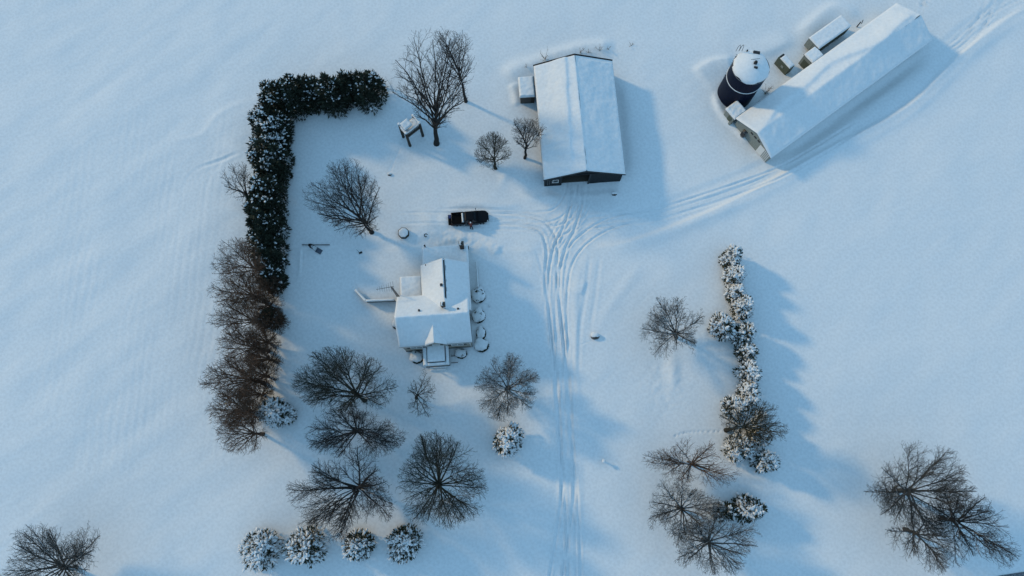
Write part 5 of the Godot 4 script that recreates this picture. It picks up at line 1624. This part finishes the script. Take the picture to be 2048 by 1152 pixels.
func make_trees() -> void:
	bare_tree("bare_tree", "tall bare tree with forked trunk rising beside the play tower", "bare trees in the farmyard", [-11.97, -47.36, -10.51, 14.0, -50.67, 6.30, 7.50, 5.20, 23, 1], "bark", {"fork_h": 4.2, "dens": 1.75, "lobes": 0.38, "limb_r": 0.12, "girth": 1.15, "snow": 0.5, "snow_min": 0.1})
	bare_tree("bare_tree", "slender bare tree leaning into the forked tree's crown behind it", "bare trees in the farmyard", [-7.40, -54.65, -8.53, 12.0, -55.80, 3.00, 6.50, 2.40, 14, 2], "bark", {"fork_h": 6.0, "dens": 2.0})
	bare_tree("bare_tree", "small round-headed bare tree north of the pickup, between yard and barn", "bare trees in the farmyard", [-2.59, -43.12, -2.95, 4.6, -44.02, 3.10, 3.20, 2.60, 16, 3], "olive_bark", {"fork_h": 2.0, "dens": 4.2, "lobes": 0.15, "limb_r": 0.08})
	bare_tree("bare_tree", "thin bare tree whose branches touch the machine barn's west eave", "bare trees in the farmyard", [2.05, -44.90, 2.40, 6.0, -46.30, 2.60, 3.60, 2.30, 13, 4], "bark", {"fork_h": 2.6, "dens": 3.6})
	bare_tree("bare_tree", "leaning bare tree with sweeping limbs between hedge and octagonal planter", "bare trees in the farmyard", [-21.46, -32.52, -23.61, 8.5, -34.61, 5.50, 5.60, 5.20, 23, 5], "bark", {"fork_h": 2.2, "dens": 2.5, "lean": 0.9, "snow": 0.2})
	bare_tree("bare_tree", "wide bare tree with a snow-lined limb, next to the snowy globe bush by the thicket", "bare trees on the south lawn", [-21.41, -7.02, -22.69, 7.5, -9.13, 6.60, 4.60, 4.40, 22, 6], "olive_bark", {"snow": 0.25})
	bare_tree("bare_tree", "broad flat-crowned bare tree between two wide bare trees of the south lawn", "bare trees on the south lawn", [-21.77, -2.60, -21.37, 7.0, -2.49, 6.30, 4.20, 3.60, 21, 7], "bark", {"lobes": 0.32})
	bare_tree("bare_tree", "spreading bare tree with thick radiating limbs above the row of snowy bushes", "bare trees on the south lawn", [-20.63, 4.84, -21.90, 7.5, 5.43, 6.70, 4.00, 5.70, 21, 8], "bark", {"snow": 0.3})
	bare_tree("bare_tree", "round dense bare tree with an even disc of twigs on the south lawn", "bare trees on the south lawn", [-10.49, 4.97, -9.13, 7.0, 3.87, 5.90, 5.00, 6.30, 28, 9], "olive_bark", {"lobes": 0.12, "dens": 3.1})
	bare_tree("bare_tree", "small sparse bare tree in front of the farmhouse porch", "bare trees on the south lawn", [-13.99, -7.38, -12.77, 4.0, -8.00, 2.40, 2.60, 3.30, 13, 10], "olive_bark", {"lobes": 0.38})
	bare_tree("bare_tree", "snow-dusted bare tree with tufted twigs in front of the farmhouse's east corner", "bare trees on the south lawn", [-0.58, -8.32, -0.70, 5.0, -8.68, 4.40, 3.20, 4.20, 18, 11], "grey_bark", {"snow": 0.9, "snow_min": 0.0, "dens": 4.8, "lobes": 0.38})
	bare_tree("bare_tree", "open bare tree with snow-dusted twigs alone between driveway and snowy bush row", "bare trees east of the driveway", [24.37, -16.36, 22.77, 5.0, -17.00, 4.20, 3.80, 4.70, 15, 12], "grey_bark", {"snow": 0.6, "snow_min": 0.0, "dens": 4.2})
	bare_tree("bare_tree", "bare tree leaning over the snowy bush row, its pale trunk lying slantwise", "bare trees east of the driveway", [30.79, -2.74, 32.32, 7.0, -3.28, 4.60, 3.00, 3.50, 18, 13], "olive_bark", {"fork_h": 3.6, "girth": 1.0, "lean": 1.2})
	bare_tree("bare_tree", "reddish brown bare tree with ragged crown south of the footprints", "bare trees east of the driveway", [25.27, 1.81, 24.50, 5.0, 2.12, 6.00, 2.80, 3.40, 17, 14], "brown_bark", {"lobes": 0.4, "snow": 0.4, "snow_min": 0.0, "dens": 4.0})
	bare_tree("bare_tree", "grey bare tree growing beside the brown ragged tree and a snowy bush", "bare trees east of the driveway", [23.38, 7.82, 23.04, 5.5, 7.91, 5.20, 3.40, 4.40, 18, 15], "grey_bark", {"lobes": 0.4, "snow": 0.6, "snow_min": 0.0, "dens": 4.2})
	bare_tree("bare_tree", "southernmost grey bare tree east of the driveway", "bare trees east of the driveway", [26.77, 12.22, 26.47, 6.0, 12.26, 5.90, 3.60, 4.60, 20, 16], "grey_bark", {"lobes": 0.3, "snow": 0.5, "snow_min": 0.0})
	bare_tree("bare_tree", "big bare tree with ragged western crown near the road", "bare trees near the road", [54.22, 5.52, 53.11, 8.0, 5.40, 6.80, 4.60, 5.60, 21, 17], "grey_bark", {"lobes": 0.4})
	bare_tree("bare_tree", "bare tree with spreading eastern crown close to the road edge", "bare trees near the road", [60.08, 9.23, 59.49, 8.0, 9.44, 4.80, 4.40, 5.40, 19, 18], "bark", {"lobes": 0.4})
	bare_tree("bare_tree", "lower bare tree in front of its two taller neighbours near the road", "bare trees near the road", [54.98, 10.77, 53.97, 7.0, 11.52, 4.40, 3.80, 3.60, 17, 19], "grey_bark", {"lobes": 0.32})
	bare_tree("bare_tree", "lone bare tree with arching limbs in the south-west corner field", "bare trees near the road", [-60.41, 15.89, -59.15, 7.0, 13.84, 6.20, 5.00, 5.00, 21, 20], "grey_bark")
	bare_tree("bare_tree", "small bare tree poking out west of the dark cedar hedge", "bare trees along the hedge", [-40.26, -37.48, -40.30, 6.0, -38.33, 2.40, 3.00, 2.80, 11, 21], "bark", {"lobes": 0.4})
	bare_tree("bare_tree", "bare tree at the thicket's northern end beside the cedars", "bare trees along the hedge", [-36.85, -25.66, -37.63, 9.5, -25.47, 3.60, 3.60, 3.20, 15, 22], "brown_bark", {"snow": 0.1})
	bare_tree("bare_tree", "second bare tree of the thicket, south of the cedars' end", "bare trees along the hedge", [-36.78, -21.58, -37.49, 10.0, -21.38, 3.60, 3.60, 3.00, 15, 23], "brown_bark", {"snow": 0.1})
	bare_tree("bare_tree", "third bare tree of the thicket with yellowish twigs", "bare trees along the hedge", [-36.50, -17.96, -37.17, 10.0, -17.78, 3.60, 3.60, 2.80, 15, 24], "brown_bark", {"snow": 0.1})
	bare_tree("bare_tree", "fourth bare tree of the thicket, narrow and brown", "bare trees along the hedge", [-36.02, -14.23, -36.79, 8.0, -14.12, 3.20, 3.60, 3.00, 14, 25], "brown_bark", {"snow": 0.1})
	bare_tree("bare_tree", "fifth bare tree of the thicket with long western boughs", "bare trees along the hedge", [-36.49, -9.62, -37.04, 10.5, -9.50, 3.80, 3.60, 3.50, 16, 26], "brown_bark", {"snow": 0.1})
	bare_tree("bare_tree", "sixth bare tree of the thicket beside the snowy globe bush", "bare trees along the hedge", [-36.46, -5.33, -37.04, 9.5, -5.27, 3.50, 3.60, 2.80, 14, 27], "brown_bark", {"snow": 0.1})
	bare_tree("bare_tree", "last low bare tree at the thicket's southern tip", "bare trees along the hedge", [-35.82, -2.25, -36.59, 6.5, -2.24, 3.10, 3.60, 2.70, 14, 28], "brown_bark", {"snow": 0.1})
	bare_tree("thicket_shrub", "reddish brown thicket shrub below the cedar hedge's end", "brown shrubs of the thicket", [-35.87, -23.44, -36.11, 3.0, -23.59, 2.70, 3.20, 2.00, 18, 29], "brown_bark", {"fork_h": 0.5, "lobes": 0.2, "snow": 0.05, "dens": 5.0})
	bare_tree("thicket_shrub", "dense rusty thicket shrub just south of the reddish one", "brown shrubs of the thicket", [-35.96, -20.84, -36.19, 3.0, -20.97, 2.70, 3.20, 2.00, 18, 30], "brown_bark", {"fork_h": 0.5, "lobes": 0.2, "snow": 0.05, "dens": 5.0})
	bare_tree("thicket_shrub", "brown thicket shrub wrapped round the cedar standing apart", "brown shrubs of the thicket", [-34.88, -18.12, -35.10, 3.0, -18.23, 2.70, 3.20, 2.00, 18, 31], "brown_bark", {"fork_h": 0.5, "lobes": 0.2, "snow": 0.05, "dens": 5.0})
	bare_tree("thicket_shrub", "rusty thicket shrub south of the cedar standing apart", "brown shrubs of the thicket", [-35.82, -15.36, -36.04, 3.0, -15.45, 2.70, 3.20, 2.00, 18, 32], "brown_bark", {"fork_h": 0.5, "lobes": 0.2, "snow": 0.05, "dens": 5.0})
	bare_tree("thicket_shrub", "dark brown thicket shrub beside narrow bare trees", "brown shrubs of the thicket", [-35.35, -12.91, -35.55, 3.0, -12.99, 2.70, 3.20, 2.00, 18, 33], "brown_bark", {"fork_h": 0.5, "lobes": 0.2, "snow": 0.05, "dens": 5.0})
	bare_tree("thicket_shrub", "twiggy brown thicket shrub north of the snowy globe bush", "brown shrubs of the thicket", [-35.73, -10.50, -35.93, 3.0, -10.56, 2.70, 3.20, 2.00, 18, 34], "brown_bark", {"fork_h": 0.5, "lobes": 0.2, "snow": 0.05, "dens": 5.0})
	bare_tree("thicket_shrub", "brown thicket shrub west of the snowy globe bush", "brown shrubs of the thicket", [-36.22, -7.83, -36.42, 3.0, -7.87, 2.70, 3.20, 2.00, 18, 35], "brown_bark", {"fork_h": 0.5, "lobes": 0.2, "snow": 0.05, "dens": 5.0})
	bare_tree("thicket_shrub", "low brown thicket shrub under the southern bare trees", "brown shrubs of the thicket", [-36.97, -4.91, -37.16, 3.0, -4.94, 2.70, 3.20, 2.00, 18, 36], "brown_bark", {"fork_h": 0.5, "lobes": 0.2, "snow": 0.05, "dens": 5.0})
	evergreen("cedar_tree", "easternmost dark cedar, at the free end of the windbreak's north arm", "dark cedars of the L-shaped windbreak", [-22.39, -55.09, 2.50, 2.40, 7.4, 37], false, 4600, 150, 0.20, "tree")
	evergreen("cedar_tree", "second dark cedar from the free end of the windbreak's north arm", "dark cedars of the L-shaped windbreak", [-25.71, -55.44, 1.90, 2.00, 6.6, 38], false, 4600, 150, 0.20, "tree")
	evergreen("cedar_tree", "third dark cedar from the free end of the windbreak's north arm", "dark cedars of the L-shaped windbreak", [-27.90, -54.12, 2.30, 2.20, 8.6, 39], false, 4600, 150, 0.20, "tree")
	evergreen("cedar_tree", "fourth dark cedar from the free end of the windbreak's north arm", "dark cedars of the L-shaped windbreak", [-31.56, -54.83, 2.00, 2.30, 7.0, 40], false, 4600, 150, 0.20, "tree")
	evergreen("cedar_tree", "dark cedar next to the windbreak's corner, north arm", "dark cedars of the L-shaped windbreak", [-34.05, -53.59, 2.40, 2.20, 8.2, 41], false, 4600, 150, 0.20, "tree")
	evergreen("cedar_tree", "snow-flecked dark cedar at the corner of the windbreak", "dark cedars of the L-shaped windbreak", [-36.74, -52.98, 2.56, 2.43, 8.4, 42], false, 4800, 260, 0.21, "tree")
	evergreen("cedar_tree", "dark cedar, second from the corner down the windbreak's west arm", "dark cedars of the L-shaped windbreak", [-37.59, -49.51, 2.61, 2.48, 7.2, 43], false, 4800, 420, 0.21, "tree")
	evergreen("cedar_tree", "dark cedar, third from the corner down the windbreak's west arm", "dark cedars of the L-shaped windbreak", [-36.86, -47.19, 2.35, 2.24, 6.6, 44], false, 4800, 520, 0.21, "tree")
	evergreen("cedar_tree", "dark cedar, fourth from the corner down the windbreak's west arm", "dark cedars of the L-shaped windbreak", [-37.25, -43.88, 2.76, 2.62, 7.8, 45], false, 4800, 420, 0.21, "tree")
	evergreen("cedar_tree", "dark cedar, fifth from the corner down the windbreak's west arm", "dark cedars of the L-shaped windbreak", [-36.68, -41.53, 2.30, 2.19, 6.4, 46], false, 4800, 240, 0.21, "tree")
	evergreen("cedar_tree", "dark cedar, sixth from the corner down the windbreak's west arm", "dark cedars of the L-shaped windbreak", [-37.04, -38.13, 2.56, 2.43, 8.0, 47], false, 4800, 170, 0.21, "tree")
	evergreen("cedar_tree", "dark cedar, seventh from the corner down the windbreak's west arm", "dark cedars of the L-shaped windbreak", [-37.31, -35.60, 2.76, 2.62, 7.4, 48], false, 4800, 170, 0.21, "tree")
	evergreen("cedar_tree", "dark cedar, eighth from the corner down the windbreak's west arm", "dark cedars of the L-shaped windbreak", [-36.65, -33.00, 2.43, 2.31, 8.6, 49], false, 4800, 170, 0.21, "tree")
	evergreen("cedar_tree", "dark cedar, ninth from the corner down the windbreak's west arm", "dark cedars of the L-shaped windbreak", [-36.77, -29.64, 2.25, 2.13, 7.0, 50], false, 4800, 170, 0.21, "tree")
	evergreen("cedar_tree", "dark cedar, tenth from the corner down the windbreak's west arm", "dark cedars of the L-shaped windbreak", [-35.90, -27.27, 1.93, 1.83, 7.6, 51], false, 4800, 170, 0.21, "tree")
	evergreen("cedar_tree", "dark cedar, eleventh from the corner down the windbreak's west arm", "dark cedars of the L-shaped windbreak", [-35.63, -24.61, 1.58, 1.50, 5.6, 52], false, 3600, 170, 0.21, "tree")
	evergreen("cedar_tree", "dark cedar standing apart at the south end of the windbreak", "dark cedars of the L-shaped windbreak", [-35.27, -18.93, 1.21, 1.15, 4.6, 53], false, 3600, 170, 0.21, "tree")
	evergreen("snowy_bush", "northernmost snow-laden bush of the east row", "snow-laden bushes of the east row", [32.89, -28.13, 1.59, 1.59, 4.5, 54], true, 1200, 620, 0.27, "bush")
	evergreen("snowy_bush", "second snow-laden bush from the north end of the east row", "snow-laden bushes of the east row", [33.22, -25.37, 1.59, 1.59, 4.5, 55], true, 1200, 620, 0.27, "bush")
	evergreen("snowy_bush", "third snow-laden bush from the north end of the east row", "snow-laden bushes of the east row", [33.33, -22.80, 1.44, 1.44, 3.6, 56], true, 1200, 620, 0.27, "bush")
	evergreen("snowy_bush", "fourth snow-laden bush of the east row, greener than its neighbours", "snow-laden bushes of the east row", [33.89, -20.32, 1.73, 1.73, 4.5, 57], true, 1200, 620, 0.27, "bush")
	evergreen("snowy_bush", "white snow-laden bush standing west of the east row's line", "snow-laden bushes of the east row", [30.71, -17.58, 1.87, 1.87, 4.5, 58], true, 1200, 620, 0.27, "bush")
	evergreen("snowy_bush", "dark-gapped snowy bush beside the one west of the row", "snow-laden bushes of the east row", [33.61, -16.48, 1.80, 1.80, 4.5, 59], true, 1200, 380, 0.27, "bush")
	evergreen("snowy_bush", "small snow-laden bush south of the dark-gapped one", "snow-laden bushes of the east row", [34.14, -13.85, 1.44, 1.44, 3.6, 60], true, 1200, 380, 0.27, "bush")
	evergreen("snowy_bush", "snow-laden bush, second north of the leaning bare tree", "snow-laden bushes of the east row", [34.15, -11.04, 1.73, 1.73, 4.5, 61], true, 1200, 620, 0.27, "bush")
	evergreen("snowy_bush", "snow-laden bush just north of the leaning bare tree", "snow-laden bushes of the east row", [33.91, -7.91, 1.80, 1.80, 4.5, 62], true, 1200, 620, 0.27, "bush")
	evergreen("snowy_bush", "wide snow-laden bush under the leaning tree's western twigs", "snow-laden bushes of the east row", [32.06, -5.87, 2.09, 2.09, 4.5, 63], true, 1200, 620, 0.27, "bush")
	evergreen("snowy_bush", "snow-laden bush hidden under the leaning tree's crown", "snow-laden bushes of the east row", [34.63, -4.27, 1.59, 1.59, 4.5, 64], true, 1200, 620, 0.27, "bush")
	evergreen("snowy_bush", "dark snowy bush beneath the leaning tree's eastern boughs", "snow-laden bushes of the east row", [35.15, -1.92, 1.59, 1.59, 4.5, 65], true, 1200, 380, 0.27, "bush")
	evergreen("snowy_bush", "snow-laden bush just south of the leaning trunk", "snow-laden bushes of the east row", [31.93, -0.20, 1.87, 1.87, 4.5, 66], true, 1200, 620, 0.27, "bush")
	evergreen("snowy_bush", "southernmost snow-laden bush of the east row", "snow-laden bushes of the east row", [35.37, 1.43, 1.73, 1.73, 4.5, 67], true, 1200, 620, 0.27, "bush")
	evergreen("snowy_bush", "snow-laden bush beside the grey bare trees east of the driveway", "snow-laden bushes standing alone", [32.67, 7.81, 2.19, 1.90, 4.0, 68], true, 1700, 506, 0.28, "bush")
	evergreen("snowy_bush", "brownish half-bare snowy bush touching its whiter neighbour", "snow-laden bushes standing alone", [29.68, 8.24, 1.75, 1.46, 3.0, 69], true, 1700, 154, 0.28, "bush")
	evergreen("snowy_bush", "large snowy globe bush at the thicket's foot", "snow-laden bushes standing alone", [-33.54, -5.19, 3.07, 2.41, 4.2, 70], true, 1700, 924, 0.28, "bush")
	evergreen("snowy_bush", "lone snowy globe bush beside the driveway", "snow-laden bushes standing alone", [-0.42, -1.30, 2.34, 2.48, 4.6, 71], true, 1700, 880, 0.28, "bush")
	evergreen("snowy_bush", "westernmost snowy bush of the southern four", "snow-laden bushes standing alone", [-34.12, 13.24, 3.07, 3.07, 4.8, 72], true, 1700, 792, 0.28, "bush")
	evergreen("snowy_bush", "dark-gapped snowy bush, second of the southern four", "snow-laden bushes standing alone", [-28.04, 13.00, 3.21, 2.63, 4.6, 73], true, 1700, 572, 0.28, "bush")
	evergreen("snowy_bush", "smallest snowy bush of the southern four", "snow-laden bushes standing alone", [-20.92, 12.66, 2.26, 2.26, 3.8, 74], true, 1700, 418, 0.28, "bush")
	evergreen("snowy_bush", "easternmost snowy bush of the southern four", "snow-laden bushes standing alone", [-14.80, 12.22, 2.55, 2.77, 4.6, 75], true, 1700, 506, 0.28, "bush")
	garden_bush("ragged garden bush with dark bare tufts beside the railing's end", -5.02, -22.62, 1.00, 1.10, 1.00, 76, 7)
	garden_bush("round snow-capped garden bush with a ring of dark twigs", -4.99, -19.51, 0.95, 1.05, 0.90, 77, 4)
	garden_bush("narrow snow-capped garden bush joined to a wider one at the house corner", -4.59, -16.87, 0.65, 0.90, 0.90, 78, 0)
	garden_bush("wide snow-capped garden bush at the farmhouse's south-east corner", -4.50, -15.08, 1.05, 0.95, 0.90, 79, 0)
	garden_bush("lumpy snow-capped garden bush west of the front porch", -14.00, -13.29, 0.95, 0.85, 1.20, 80, 2)
	garden_bush("small snow-capped garden bush east of the front porch", -7.50, -13.83, 0.80, 0.65, 0.90, 81, 1)
	garden_bush("little snow-buried bush against the farmhouse's west wall", -17.31, -18.24, 0.40, 0.60, 0.80, 82, 0)
